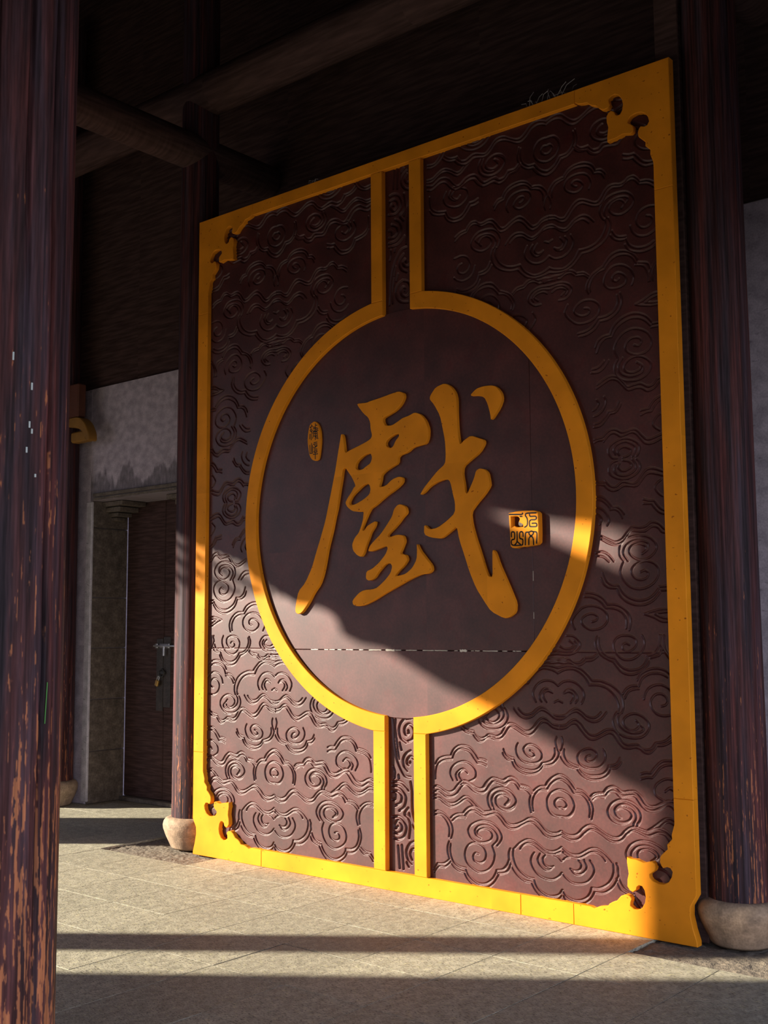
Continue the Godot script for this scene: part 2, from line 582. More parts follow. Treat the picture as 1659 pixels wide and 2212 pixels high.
func carve_clouds() -> void:
	cut_depth.resize(HX * HY)
	groove([462, 329, 485, 348, 475, 365, 441, 377, 406, 369, 394, 348, 407, 324, 443, 309, 478, 306, 519, 320, 540, 352, 528, 380, 492, 402, 446, 414, 396, 408, 356, 384, 337, 350, 346, 323, 365, 302])
	groove([462, 329, 490, 339, 499, 361, 477, 383, 436, 392, 396, 384, 369, 362, 362, 339, 372, 318, 390, 302])
	groove([477, 248, 499, 251, 512, 233, 504, 213, 475, 206, 444, 221, 433, 254, 448, 285, 488, 301, 530, 292, 556, 264, 562, 227, 547, 196, 511, 172, 471, 162, 425, 178, 394, 211, 381, 253, 386, 276, 395, 296])
	groove([661, 289, 670, 264, 670, 235, 656, 197, 630, 167, 599, 153, 564, 150])
	groove([650, 278, 653, 249, 648, 221, 630, 190, 599, 174, 556, 170])
	groove([557, 163, 542, 139, 512, 117, 477, 105, 436, 112, 401, 136, 380, 165, 372, 184])
	groove([565, 145, 548, 120, 512, 95, 472, 85, 426, 94, 391, 120, 368, 150, 358, 167])
	groove([372, 184, 340, 190, 313, 213, 298, 243, 294, 269, 295, 283, 290, 296])
	groove([358, 167, 321, 179, 298, 201, 287, 230])
	groove([450, 460, 475, 470, 501, 476, 532, 468, 555, 452, 571, 436])
	groove([571, 436, 605, 432, 632, 421, 653, 403])
	groove([450, 437, 476, 446, 501, 456, 527, 454, 545, 436, 556, 419])
	groove([556, 421, 595, 419, 624, 406, 643, 389])
	groove([759, 512, 726, 513, 694, 495, 663, 481, 631, 482, 604, 495, 572, 518, 551, 524, 526, 516, 500, 496, 475, 478, 450, 462])
	groove([759, 498, 721, 497, 689, 479, 652, 465, 626, 470, 599, 483, 567, 504, 547, 508, 526, 498, 503, 477])
	groove([755, 431, 727, 435, 690, 424, 658, 400, 640, 371, 637, 338, 647, 307])
	groove([755, 415, 712, 418, 680, 396, 662, 368, 657, 340, 661, 314])
	groove([761, 142, 736, 172])
	groove([731, 171, 694, 177, 661, 200])
	groove([756, 128, 726, 157, 688, 160, 654, 187])
	groove([312, 502, 292, 515, 286, 535, 301, 549, 333, 549, 363, 535, 371, 512, 352, 489, 315, 477, 275, 486, 253, 510, 252, 538, 279, 568, 323, 583, 367, 576, 403, 554, 417, 524, 413, 496, 397, 474])
	groove([294, 539, 318, 559, 353, 558, 383, 541, 393, 518, 389, 494, 378, 474])
	groove([-2, 519, -18, 517, -30, 527, -33, 539, -17, 557, 8, 562, 29, 550, 33, 533, 23, 520, 12, 516])
	groove([2, 479, -35, 481, -64, 506, -74, 539, -56, 579, -18, 599, 16, 601, 54, 581, 75, 548, 70, 508, 47, 483, 18, 477, 2, 479])
	groove([2, 140, 20, 117, 51, 105, 86, 105, 122, 120, 145, 144, 156, 172])
	groove([6, 112, 28, 92, 77, 86, 121, 98, 153, 125, 171, 154])
	groove([156, 172, 193, 175, 233, 196, 259, 225, 272, 260, 271, 297])
	groove([171, 154, 215, 157, 254, 180, 282, 214, 298, 253, 297, 280, 287, 297])
	groove([298, 241, 310, 214, 330, 194, 367, 183])
	groove([291, 211, 305, 187, 330, 176, 367, 170])
	groove([2, 336, 25, 320, 56, 310, 92, 314, 124, 332, 155, 348, 190, 351, 224, 336, 249, 317, 266, 300])
	groove([7, 314, 47, 298, 87, 297, 119, 311, 150, 329, 181, 335, 207, 327, 223, 314, 232, 302])
	groove([1, 273, 20, 289, 45, 297])
	groove([2, 218, 22, 198, 53, 182, 93, 181, 133, 195, 160, 223, 172, 251, 165, 277, 151, 294])
	groove([45, 243, 63, 237, 86, 240, 101, 254, 104, 273, 91, 288])
	groove([52, 238, 67, 225, 94, 223, 121, 241, 133, 265, 120, 292])
	groove([4, 410, 22, 400, 54, 396, 86, 407, 118, 437, 149, 454, 180, 452, 210, 436, 248, 418, 282, 412, 308, 420, 334, 446, 360, 464, 389, 468, 418, 462, 450, 458, 479, 471, 500, 476, 528, 473, 555, 457, 574, 435])
	groove([3, 391, 22, 383, 53, 375, 89, 383, 121, 411, 153, 433, 183, 433, 218, 417, 252, 398, 286, 393, 316, 405, 342, 432, 372, 453, 401, 449, 433, 438, 458, 438, 479, 449, 503, 456, 535, 449, 558, 430])
	groove([574, 599, 545, 593, 514, 579, 473, 568, 448, 576, 422, 607, 391, 626, 361, 626, 322, 619, 297, 636, 272, 635, 246, 621, 227, 601])
	groove([574, 599, 603, 576, 630, 547, 656, 536, 683, 540, 710, 554, 737, 561, 758, 554])
	groove([220, 601, 191, 595, 170, 583, 156, 568])
	groove([759, 529, 726, 538, 699, 525, 673, 512, 641, 515, 612, 530, 582, 563, 561, 580, 540, 579, 504, 555, 469, 547, 438, 554, 412, 587, 382, 608, 352, 604, 317, 597, 292, 615, 263, 615, 246, 603, 234, 587])
	groove([232, 586, 196, 587, 177, 577, 163, 562])
	groove([743, 672, 724, 697, 686, 712, 648, 717])
	groove([646, 717, 627, 750, 595, 771, 563, 775, 527, 770, 496, 745, 472, 716])
	groove([470, 715, 445, 715, 423, 708])
	groove([743, 596, 741, 632, 730, 667, 697, 690, 659, 699, 635, 702])
	groove([635, 702, 619, 735, 590, 755, 558, 757, 522, 744, 497, 716, 479, 696])
	groove([477, 695, 451, 694, 423, 685])
	groove([539, 640, 560, 654, 586, 641, 592, 622, 574, 601])
	groove([539, 641, 565, 658, 594, 647, 613, 625, 603, 599])
	groove([535, 597, 498, 615, 487, 639, 497, 667, 533, 691, 570, 695, 612, 681, 641, 656, 647, 626, 630, 596])
	groove([-78, 614, -52, 647, -19, 669, 9, 671, 45, 655, 72, 631, 84, 610])
	groove([-71, 597, -43, 632, -10, 649, 13, 648, 44, 631, 64, 613, 75, 594])
	groove([84, 611, 116, 607, 146, 587, 167, 558, 174, 525, 165, 482])
	groove([77, 594, 111, 592, 137, 574, 152, 549, 157, 516, 153, 490])
	groove([159, 582, 177, 598, 204, 605, 226, 606])
	groove([228, 607, 248, 631, 278, 641, 304, 633, 329, 620, 363, 624, 392, 627, 416, 607, 436, 579, 460, 569, 489, 572, 518, 587, 550, 600, 574, 598])
	groove([168, 566, 186, 582, 208, 589, 234, 593])
	groove([238, 593, 256, 615, 278, 622, 299, 615, 324, 603, 362, 608, 387, 609, 403, 591, 427, 562, 456, 550, 484, 552, 521, 572, 554, 584, 581, 581])
	groove([317, 503, 298, 522, 294, 536, 314, 547, 339, 550, 364, 539, 371, 518, 354, 494, 320, 483, 287, 489, 259, 510, 251, 532, 267, 560, 298, 580, 332, 585, 374, 577, 406, 554, 418, 526, 411, 499, 396, 483])
	groove([311, 508, 288, 524, 286, 539, 306, 558, 336, 566, 369, 556, 391, 534, 394, 509, 379, 483])
	groove([166, 775, 148, 768, 140, 753, 155, 743, 175, 747, 195, 763, 202, 782, 183, 800, 152, 804, 116, 788, 98, 764, 104, 737, 128, 720, 167, 714, 207, 721, 234, 742, 246, 770, 243, 790, 234, 805])
	groove([14, 848, 20, 825, 12, 793, 3, 777, 9, 752, 38, 721, 74, 710, 96, 709])
	groove([26, 792, 27, 763, 45, 737, 70, 725, 101, 717])
	groove([101, 714, 122, 692, 153, 681, 189, 682, 224, 690, 248, 709, 259, 730])
	groove([96, 702, 122, 677, 157, 664, 192, 663, 230, 674, 256, 693, 268, 714])
	groove([260, 733, 285, 737, 305, 748, 319, 771])
	groove([268, 721, 296, 724, 315, 739, 324, 752])
	groove([6, 903, 38, 908, 66, 928, 93, 934, 120, 916, 141, 890, 167, 870, 194, 867, 220, 879, 251, 895, 282, 899, 303, 887, 319, 865, 336, 843, 361, 832, 386, 836, 411, 837, 427, 826, 452, 817, 477, 824, 498, 849])
	groove([504, 851, 535, 857, 555, 867, 574, 883])
	groove([5, 887, 38, 895, 65, 913, 93, 915, 115, 893, 145, 861, 171, 847, 198, 851, 229, 866, 260, 881, 281, 880, 298, 864, 314, 842, 339, 821, 369, 818, 398, 825, 423, 819, 443, 805, 468, 803, 489, 819, 503, 838])
	groove([504, 838, 534, 841, 555, 849, 575, 861])
	groove([406, 945, 419, 932, 416, 915, 397, 901, 375, 900, 351, 914, 341, 934, 348, 953, 373, 970, 407, 975, 444, 961, 468, 937, 470, 911, 450, 884, 421, 868, 383, 865, 349, 869, 320, 882, 299, 904, 289, 932, 296, 959, 310, 978])
	groove([420, 930, 443, 909, 425, 893, 388, 888, 354, 895, 329, 911, 315, 933, 316, 956, 327, 973])
	groove([188, 1119, 230, 1118, 284, 1100, 322, 1072, 341, 1039, 345, 1001, 335, 976])
	groove([170, 1098, 213, 1099, 257, 1088, 294, 1061, 315, 1028, 322, 1000, 316, 975])
	groove([0, 1175, 44, 1184, 90, 1182, 130, 1170, 163, 1143, 184, 1121])
	groove([-1, 1150, 32, 1165, 78, 1172, 113, 1160, 146, 1135, 169, 1099])
	groove([1, 1091, 30, 1110, 71, 1114, 111, 1098, 136, 1069, 141, 1042, 126, 1011])
	groove([32, 1056, 47, 1071, 76, 1075, 98, 1055, 106, 1031, 94, 1013])
	groove([35, 1058, 58, 1065, 78, 1056, 84, 1040, 77, 1025, 66, 1012])
	groove([-1, 1022, 22, 1012])
	groove([3, 947, 38, 954, 67, 975, 96, 986, 125, 974, 152, 954, 186, 947, 208, 956, 228, 974])
	groove([3, 933, 26, 938, 61, 962, 96, 973, 124, 959, 152, 938, 191, 929, 225, 942, 256, 975])
	groove([418, 1127, 437, 1156, 474, 1175, 516, 1182, 557, 1173, 577, 1159])
	groove([425, 1099, 441, 1132, 474, 1154, 515, 1160, 546, 1154, 566, 1143])
	groove([343, 1063, 360, 1085, 387, 1099, 414, 1101])
	groove([353, 1044, 370, 1071, 392, 1083, 424, 1087])
	groove([534, 1014, 553, 1020, 563, 1037, 553, 1059, 528, 1069, 502, 1062, 483, 1039, 483, 1011, 504, 983, 540, 971, 581, 977])
	groove([449, 1043, 460, 1075, 487, 1100, 529, 1109, 565, 1097, 585, 1080])
	groove([358, 2128, 350, 2113, 364, 2096, 385, 2092, 411, 2102, 420, 2115, 406, 2133, 376, 2142])
	groove([339, 2123, 330, 2101, 342, 2080, 367, 2070, 395, 2069, 425, 2082, 442, 2100, 438, 2123, 426, 2142])
	groove([347, 2143, 322, 2138, 304, 2117, 302, 2094, 316, 2075, 345, 2060, 381, 2052, 417, 2059, 449, 2077, 464, 2101, 458, 2128, 446, 2142])
	groove([230, 2054, 249, 2047, 277, 2047])
	groove([279, 2055, 293, 2039, 311, 2024, 333, 2020, 351, 2030, 366, 2040, 384, 2039, 409, 2030, 430, 2028, 448, 2038, 466, 2059, 488, 2083, 513, 2091, 544, 2085, 575, 2072])
	groove([230, 2040, 272, 2034])
	groove([276, 2032, 296, 2013, 321, 2003, 347, 2008, 369, 2020, 390, 2022, 430, 2015, 451, 2021, 473, 2045, 495, 2066, 516, 2069, 547, 2062, 574, 2053])
	groove([228, 1981, 258, 1979, 283, 1963, 301, 1942, 312, 1930])
	groove([232, 1967, 257, 1963, 279, 1948, 297, 1929, 303, 1916])
	groove([314, 1925, 341, 1924, 358, 1911, 374, 1889])
	groove([304, 1915, 329, 1915, 351, 1899, 365, 1872])
	groove([230, 1929, 253, 1923, 278, 1904, 294, 1877, 296, 1857, 287, 1841])
	groove([226, 1901, 244, 1890, 257, 1870, 247, 1850])
	groove([475, 1952, 501, 1943, 525, 1942])
	groove([529, 1941, 542, 1921, 559, 1903, 579, 1892])
	groove([475, 1931, 515, 1928])
	groove([516, 1926, 531, 1906, 551, 1887, 575, 1877])
	groove([566, 2034, 545, 2020, 534, 2003, 541, 1985, 557, 1967, 571, 1959])
	groove([579, 1807, 567, 1814, 547, 1834, 512, 1844, 483, 1827, 454, 1822, 414, 1826, 385, 1800, 356, 1771, 323, 1762, 289, 1775, 250, 1794])
	groove([579, 1792, 561, 1796, 541, 1818, 512, 1823, 477, 1804, 442, 1806, 408, 1810, 385, 1784, 356, 1756, 322, 1748, 289, 1758, 253, 1778])
	groove([461, 1701, 480, 1718, 476, 1737, 442, 1748, 407, 1738, 395, 1715, 412, 1689, 446, 1674, 487, 1679, 522, 1703, 534, 1732, 511, 1766, 471, 1784, 431, 1785, 391, 1776, 356, 1752, 345, 1721, 349, 1694, 367, 1671])
	groove([461, 1701, 490, 1722, 488, 1750, 448, 1763, 407, 1758, 375, 1737, 366, 1706, 389, 1670])
	groove([451, 1618, 472, 1625, 489, 1610, 479, 1590, 451, 1582, 422, 1591, 404, 1619, 417, 1646, 458, 1665, 504, 1662, 535, 1638, 540, 1607, 520, 1572, 485, 1549, 445, 1540, 399, 1550, 366, 1579, 348, 1614, 352, 1640, 364, 1665])
	groove([581, 1550, 540, 1549])
	groove([537, 1539, 507, 1509, 473, 1492, 427, 1489, 382, 1506, 354, 1529, 337, 1559])
	groove([336, 1560, 304, 1561, 273, 1583, 254, 1623])
	groove([581, 1532, 546, 1532])
	groove([542, 1522, 513, 1490, 472, 1470, 427, 1467, 376, 1484, 342, 1514, 326, 1547])
	groove([323, 1548, 287, 1551, 259, 1569, 246, 1596])
	groove([316, 1671, 288, 1703, 255, 1719, 222, 1716])
	groove([291, 1670, 261, 1694, 227, 1701])
	groove([579, 1446, 541, 1446, 495, 1436, 463, 1426])
	groove([463, 1426, 506, 1412, 546, 1393, 578, 1391])
	groove([579, 1435, 547, 1432, 515, 1426])
	groove([515, 1426, 541, 1412, 579, 1403])
	groove([275, 1473, 248, 1505, 204, 1525, 160, 1529])
	groove([385, 1354, 394, 1389, 386, 1423, 358, 1453, 319, 1471, 275, 1473])
	groove([266, 1457, 236, 1489, 198, 1508, 155, 1512])
	groove([369, 1362, 372, 1385, 369, 1407, 347, 1437, 308, 1454, 266, 1456])
	groove([192, 1393, 213, 1399, 222, 1414, 203, 1429, 170, 1428, 140, 1409, 138, 1387, 164, 1364, 197, 1355, 241, 1365, 271, 1392, 272, 1426, 242, 1455, 198, 1467, 149, 1462, 111, 1435, 87, 1405, 84, 1387, 100, 1359])
	groove([382, 1286, 368, 1294, 350, 1286, 350, 1267, 373, 1255, 401, 1266, 419, 1289, 413, 1315, 374, 1329, 329, 1323, 304, 1297, 306, 1263, 333, 1229, 367, 1217, 406, 1225, 441, 1251, 458, 1282, 459, 1305, 448, 1329])
	groove([218, 1324, 206, 1297, 215, 1264, 245, 1232, 300, 1207])
	groove([227, 1316, 224, 1290, 240, 1256, 270, 1231, 306, 1224])
	groove([472, 1229, 457, 1201, 429, 1179, 383, 1171, 344, 1183, 319, 1206, 307, 1223])
	groove([480, 1212, 463, 1186, 423, 1160, 383, 1151, 344, 1160, 316, 1186, 300, 1206])
	groove([534, 1329, 533, 1301, 524, 1270, 504, 1247, 469, 1237])
	groove([542, 1266, 530, 1241, 486, 1228])
	groove([557, 1329, 554, 1301, 562, 1266, 585, 1235])
	groove([543, 1328, 534, 1304, 545, 1274, 585, 1219])
	groove([14, 1279, 41, 1266, 75, 1270, 91, 1286, 67, 1305])
	groove([52, 1328, 89, 1326, 118, 1305, 126, 1279, 104, 1253, 62, 1239, 4, 1241])
	groove([94, 1305, 105, 1283, 78, 1257, 40, 1252, 4, 1259])
	groove([215, 1245, 193, 1228, 152, 1223])
	groove([142, 1219, 120, 1202, 88, 1203, 61, 1218, 30, 1213, -7, 1216, -33, 1220])
	groove([220, 1236, 190, 1215, 152, 1211])
	groove([152, 1210, 131, 1194, 98, 1187, 64, 1201, 30, 1198, -10, 1204, -44, 1207])
	# the joint between the upper and lower boards
	for i in HX:
		stamp(i * CELL, 1.252, 0.004, 0.004)


# ---------------------------------------------------------------- the screen

func arc(r: float, a0: float, a1: float, cnt: int) -> PackedVector2Array:
	var out := PackedVector2Array()
	for k in cnt + 1:
		out.append(Vector2(CX, CY) + Vector2.from_angle(lerpf(a0, a1, float(k) / cnt)) * r)
	return out


func mirrored(p: PackedVector2Array, flip_x: bool, flip_y: bool) -> PackedVector2Array:
	var out := PackedVector2Array()
	for q in p:
		out.append(Vector2(SCREEN_W - q.x if flip_x else q.x, SCREEN_H - q.y if flip_y else q.y))
	return out


func rect(x0: float, y0: float, x1: float, y1: float) -> PackedVector2Array:
	return PackedVector2Array([Vector2(x0, y0), Vector2(x1, y0), Vector2(x1, y1), Vector2(x0, y1)])


func build_screen() -> void:
	var s := thing("carved_screen", "tall dark brown carved wooden screen with golden frame, golden ring and one large golden character", "screen")
	var gold: Material = mat["gold_paint"]
	var lac: Material = mat["lacquer"]
	carve_clouds()
	part("cloud_panel", carved_half(-1.0), lac, s)
	part("cloud_panel", carved_half(1.0), lac, s)
	part("slot_board", slot_board(0.075, 0.96, false), lac, s)
	part("slot_board", slot_board(3.04, 3.95, true), lac, s)
	var g := Geo.new()
	g.box(Vector3(0.03, 0.24, -0.075), Vector3(SCREEN_W - 0.03, SCREEN_H - 0.005, -0.046), 0.004)
	part("back_board", g, mat["timber"], s)
	# the plain disc in three boards
	var seam := 1.252
	var side := 2.481
	var r := 1.108
	var cut := asin((seam - CY) / r)
	var lower := arc(r, PI - cut, TAU + cut, 90)
	for i in lower.size():
		lower[i].y = minf(lower[i].y, seam - 0.002)
	g = Geo.new(); g.extrude(lower, [], -0.040, -0.025, 0.003)
	part("disc_board", g, lac, s)
	var up := acos((side - CX) / r)
	var left := arc(r, up, PI - cut, 90)
	left.append(Vector2(side - 0.0008, seam + 0.002))
	left[0].x = side - 0.0008
	left[left.size() - 2].y = seam + 0.002
	g = Geo.new(); g.extrude(left, [], -0.040, -0.025, 0.0015)
	part("disc_board", g, lac, s)
	var right := arc(r, -up, up, 60)
	right[0].x = side + 0.0008; right[right.size() - 1].x = side + 0.0008
	g = Geo.new(); g.extrude(right, [], -0.040, -0.025, 0.0015)
	part("disc_board", g, lac, s)
	# pale filler that has come out of the seam in ragged bits
	var rng := RandomNumberGenerator.new(); rng.seed = 5
	var x := 0.98
	while x < 2.44:
		var len_ := rng.randf_range(0.012, 0.09)
		var thick := 0.0028 + (0.006 if (x > 1.44 and x < 1.58) or (x > 2.0 and x < 2.08) else 0.0) * rng.randf()
		var p := PackedVector2Array()
		for k in 6:
			p.append(Vector2(x + len_ * k / 5.0, seam - thick * rng.randf_range(0.4, 1.0)))
		for k in 6:
			p.append(Vector2(x + len_ * (5 - k) / 5.0, seam + thick * rng.randf_range(0.4, 1.0)))
		g = Geo.new(); g.extrude(p, [], -0.032, -0.0243, 0.0003)
		tag_part(part("seam_filler", g, mat["filler"], s), "pale ragged filler in the disc's horizontal seam")
		x += len_ + rng.randf_range(0.004, 0.05)
	for q in [[1.595, 0.012], [1.41, 0.008]]:
		g = Geo.new(); g.extrude(PackedVector2Array([Vector2(side - 0.0015, q[0]), Vector2(side + 0.0015, q[0]), Vector2(side + 0.001, q[0] + q[1] * 4), Vector2(side - 0.001, q[0] + q[1] * 4)]), [], -0.03, -0.0245, 0.0003)
		part("seam_filler", g, mat["filler"], s)

	# the golden frame: four fretted corner boards, rails, stiles, ring halves and middle bars
	var fret := mm([86, 528, 86, 506, 93, 484, 100, 462, 99, 441, 115, 424, 123, 416, 122, 395, 136, 383, 153, 366, 158, 357, 160, 337, 154, 321, 145, 312, 126, 319, 111, 316, 101, 301, 106, 279, 121, 256, 145, 243, 169, 242, 197, 249, 210, 264, 211, 276, 199, 285, 187, 294, 183, 309, 186, 326, 198, 333, 218, 328, 239, 323, 259, 329, 279, 333, 304, 333, 321, 339, 321, 313, 316, 281, 314, 266, 321, 240, 322, 211, 312, 196, 296, 188, 279, 200, 275, 214, 264, 222, 250, 221, 238, 204, 233, 176, 238, 150, 253, 126, 274, 114, 294, 117, 309, 129, 307, 144, 301, 159, 313, 170, 334, 173, 355, 164, 368, 150, 377, 139, 398, 132, 415, 121, 424, 108, 450, 105, 471, 100, 493, 89])
	for fx in [false, true]:
		for fy in [false, true]:
			var q := PackedVector2Array()
			for p in fret:
				q.append(Vector2(p.x + 0.007, p.y - (0.022 if fy else 0.0)))
			var o := PackedVector2Array()
			for i in q.size():
				o.append(q[i])
			if not fy:
				o.append(Vector2(0.52, 0.096)); o.append(Vector2(0.607, 0.096))
			o.append(Vector2(0.5 if fy else 0.607, 0.0))
			if fy:
				o.append(Vector2(0, 0))
			else:
				# the outer edge is cut back round the column's stone foot
				for e in [[0.004, 0.0], [0.004, 0.02], [0.02, 0.07], [0.032, 0.125], [0.03, 0.165], [0.0, 0.215]]:
					o.append(Vector2(e[0], e[1]))
			o.append(Vector2(0, 0.618)); o.append(Vector2(0.093, 0.618))
			g = Geo.new(); g.extrude(mirrored(o, not fx, fy), [], -0.045, 0.0, 0.0025)
			tag_part(part("fretted_corner", g, gold, s), "golden corner board cut into cloud scrolls")
	var jl := 0.0008
	for fx in [false, true]:
		g = Geo.new()
		g.extrude(mirrored(rect(0.0, 0.618 + jl, 0.093, SCREEN_H - 0.618 - jl), fx, false), [], -0.045, 0.0, 0.0025)
		part("stile", g, gold, s)
	g = Geo.new(); g.extrude(rect(0.5 + jl, SCREEN_H - 0.072, SCREEN_W - 0.5 - jl, SCREEN_H), [], -0.045, 0.0, 0.0025)
	part("top_rail", g, gold, s)
	var cuts := [0.607, 2.392, SCREEN_W - 0.607]
	for k in 2:
		g = Geo.new(); g.extrude(rect(cuts[k] + jl, 0.0, cuts[k + 1] - jl, 0.096), [], -0.045, 0.0, 0.0022)
		part("bottom_rail", g, gold, s)
	var xa := 0.179
	var xb := 0.097
	var yo := sqrt(RING_OUT * RING_OUT - xa * xa)
	var yi := sqrt(RING_IN * RING_IN - xb * xb)
	for fx in [false, true]:
		var a0 := atan2(yo, xa); var b0 := atan2(yi, xb)
		var ring := arc(RING_OUT, -a0, a0, 120)
		ring.append(Vector2(CX + xb, CY + yo))
		ring.append_array(arc(RING_IN, b0, -b0, 120))
		ring.append(Vector2(CX + xb, CY - yo))
		g = Geo.new(); g.extrude(mirrored(ring, not fx, false), [], -0.045, 0.0, 0.0025)
		part("ring_half", g, gold, s)
		for y in [[0.097, CY - yo - jl], [CY + yo + jl, SCREEN_H - 0.073]]:
			g = Geo.new(); g.extrude(mirrored(rect(CX + xb, y[0], CX + xa, y[1]), fx, false), [], -0.045, 0.0, 0.0025)
			part("middle_bar", g, gold, s)

	# the character, in four raised pieces
	var ch := Node3D.new(); ch.name = "calligraphy_character"; s.add_child(ch, true)
	ch.set_meta("label", "large golden brush-written character in raised wood")
	g = Geo.new()
	g.extrude(rounded(mm([1352, 2625, 1429, 2620, 1444, 2625, 1539, 2636, 1599, 2646, 1658, 2653, 1691, 2638, 1695, 2614, 1675, 2580, 1634, 2549, 1574, 2528, 1544, 2518, 1546, 2495, 1562, 2474, 1609, 2470, 1657, 2490, 1680, 2501, 1727, 2509, 1767, 2522, 1807, 2506, 1841, 2467, 1859, 2420, 1856, 2375, 1839, 2343, 1794, 2339, 1748, 2333, 1713, 2310, 1649, 2298, 1645, 2257, 1607, 2243, 1560, 2224, 1530, 2204, 1526, 2177, 1511, 2138, 1559, 2141, 1607, 2174, 1654, 2185, 1679, 2176, 1677, 2149, 1630, 2117, 1571, 2090, 1535, 2070, 1480, 2037, 1450, 2025, 1428, 1995, 1407, 1959, 1386, 1918, 1401, 1904, 1425, 1930, 1462, 1946, 1486, 1954, 1480, 1926, 1449, 1891, 1437, 1864, 1418, 1828, 1400, 1783, 1381, 1761, 1351, 1772, 1320, 1801, 1314, 1834, 1333, 1870, 1364, 1896, 1382, 1933, 1395, 1969, 1401, 2015, 1364, 2013, 1315, 2021, 1277, 2048, 1264, 2072, 1283, 2099, 1309, 2125, 1328, 2152, 1343, 2160, 1315, 2210, 1290, 2240, 1265, 2271, 1246, 2264, 1237, 2217, 1220, 2142, 1201, 2048, 1182, 1993, 1162, 1918, 1130, 1825, 1110, 1740, 1091, 1674, 1065, 1618, 1019, 1572, 980, 1515, 926, 1459, 893, 1453, 873, 1469, 879, 1517, 899, 1585, 953, 1631, 1006, 1716, 1039, 1801, 1071, 1876, 1111, 1978, 1137, 2072, 1163, 2166, 1188, 2260, 1204, 2335, 1221, 2410, 1234, 2468, 1247, 2455, 1255, 2406, 1263, 2353, 1303, 2367, 1366, 2384, 1416, 2398, 1452, 2412, 1465, 2430, 1453, 2469, 1451, 2507, 1435, 2537, 1404, 2560, 1367, 2602])), [rounded(mm([1656, 2419, 1627, 2418, 1585, 2402, 1561, 2381, 1567, 2358, 1596, 2345, 1614, 2352, 1632, 2383, 1656, 2403])), rounded(mm([1452, 2335, 1403, 2328, 1347, 2292, 1340, 2259, 1365, 2246, 1396, 2249, 1415, 2261, 1452, 2277, 1464, 2308])), rounded(mm([1426, 2167, 1390, 2156, 1315, 2106, 1290, 2070, 1302, 2055, 1340, 2057, 1401, 2080, 1444, 2105, 1451, 2132, 1445, 2156]))], -0.03, -0.003, 0.0022)
	part("brush_stroke", g, gold, ch)
	g = Geo.new(); g.extrude(rounded(mm([1664, 2034, 1699, 2016, 1707, 1984, 1675, 1959, 1651, 1934, 1610, 1900, 1569, 1871, 1581, 1858, 1639, 1871, 1680, 1864, 1691, 1832, 1673, 1797, 1656, 1766, 1696, 1760, 1709, 1733, 1684, 1702, 1649, 1677, 1616, 1647, 1649, 1649, 1695, 1657, 1741, 1687, 1770, 1730, 1774, 1774, 1771, 1819, 1793, 1778, 1832, 1736, 1870, 1695, 1873, 1668, 1847, 1652, 1797, 1651, 1718, 1625, 1648, 1596, 1555, 1558, 1471, 1520, 1398, 1494, 1349, 1490, 1319, 1500, 1315, 1523, 1362, 1563, 1399, 1579, 1483, 1583, 1519, 1605, 1555, 1631, 1591, 1666, 1603, 1701, 1591, 1718, 1556, 1717, 1508, 1678, 1472, 1638, 1436, 1628, 1414, 1640, 1418, 1681, 1460, 1693, 1508, 1723, 1556, 1767, 1574, 1802, 1557, 1814, 1509, 1801, 1455, 1788, 1430, 1791, 1443, 1818, 1473, 1844, 1521, 1878, 1569, 1930, 1605, 1973, 1617, 2009, 1641, 2030])), [], -0.03, -0.003, 0.0022)
	part("brush_stroke", g, gold, ch)
	g = Geo.new(); g.extrude(rounded(mm([1870, 2590, 1876, 2603, 1910, 2639, 1971, 2652, 2009, 2629, 2036, 2594, 2046, 2557, 2045, 2486, 2049, 2397, 2059, 2326, 2069, 2316, 2091, 2335, 2134, 2354, 2186, 2333, 2215, 2321, 2215, 2300, 2185, 2260, 2121, 2223, 2080, 2197, 2075, 2158, 2087, 2104, 2092, 2065, 2106, 2053, 2129, 2092, 2151, 2133, 2162, 2167, 2183, 2178, 2214, 2171, 2235, 2151, 2244, 2108, 2246, 2082, 2212, 2042, 2159, 1995, 2122, 1955, 2131, 1894, 2156, 1815, 2186, 1737, 2215, 1651, 2230, 1625, 2255, 1622, 2255, 1692, 2256, 1759, 2273, 1746, 2297, 1682, 2331, 1614, 2364, 1546, 2390, 1488, 2386, 1443, 2351, 1419, 2321, 1413, 2242, 1449, 2202, 1500, 2152, 1569, 2112, 1655, 2081, 1742, 2051, 1821, 2036, 1891, 1998, 1867, 1943, 1836, 1921, 1833, 1866, 1842, 1822, 1860, 1823, 1914, 1856, 1885, 1911, 1890, 1977, 1925, 2026, 1961, 2027, 2014, 2012, 2067, 2002, 2112, 1991, 2135, 1964, 2142, 1914, 2133, 1859, 2111, 1825, 2083, 1796, 2072, 1825, 2109, 1870, 2150, 1915, 2190, 1965, 2221, 1971, 2265, 1967, 2345, 1951, 2418, 1936, 2482, 1898, 2546, 1870, 2577])), [], -0.03, -0.003, 0.0022)
	part("brush_stroke", g, gold, ch)
	g = Geo.new(); g.extrude(rounded(mm([2129, 2561, 2170, 2593, 2212, 2600, 2264, 2598, 2294, 2588, 2324, 2553, 2331, 2518, 2313, 2477, 2260, 2415, 2256, 2450, 2241, 2504, 2221, 2542, 2180, 2556])), [], -0.03, -0.003, 0.0022)
	part("brush_stroke", g, gold, ch)

	# the two seals
	g = Geo.new(); g.extrude(rounded(mm([1017, 2567, 1037, 2557, 1057, 2530, 1067, 2495, 1070, 2445, 1063, 2392, 1057, 2359, 1050, 2340, 1027, 2333, 1000, 2343, 980, 2367, 970, 2412, 963, 2457, 968, 2506, 980, 2549, 997, 2559])), [], -0.03, -0.011, 0.002)
	var oval := part("oval_seal", g, gold, s)
	oval.set_meta("label", "small upright oval golden name seal")
	g = Geo.new()
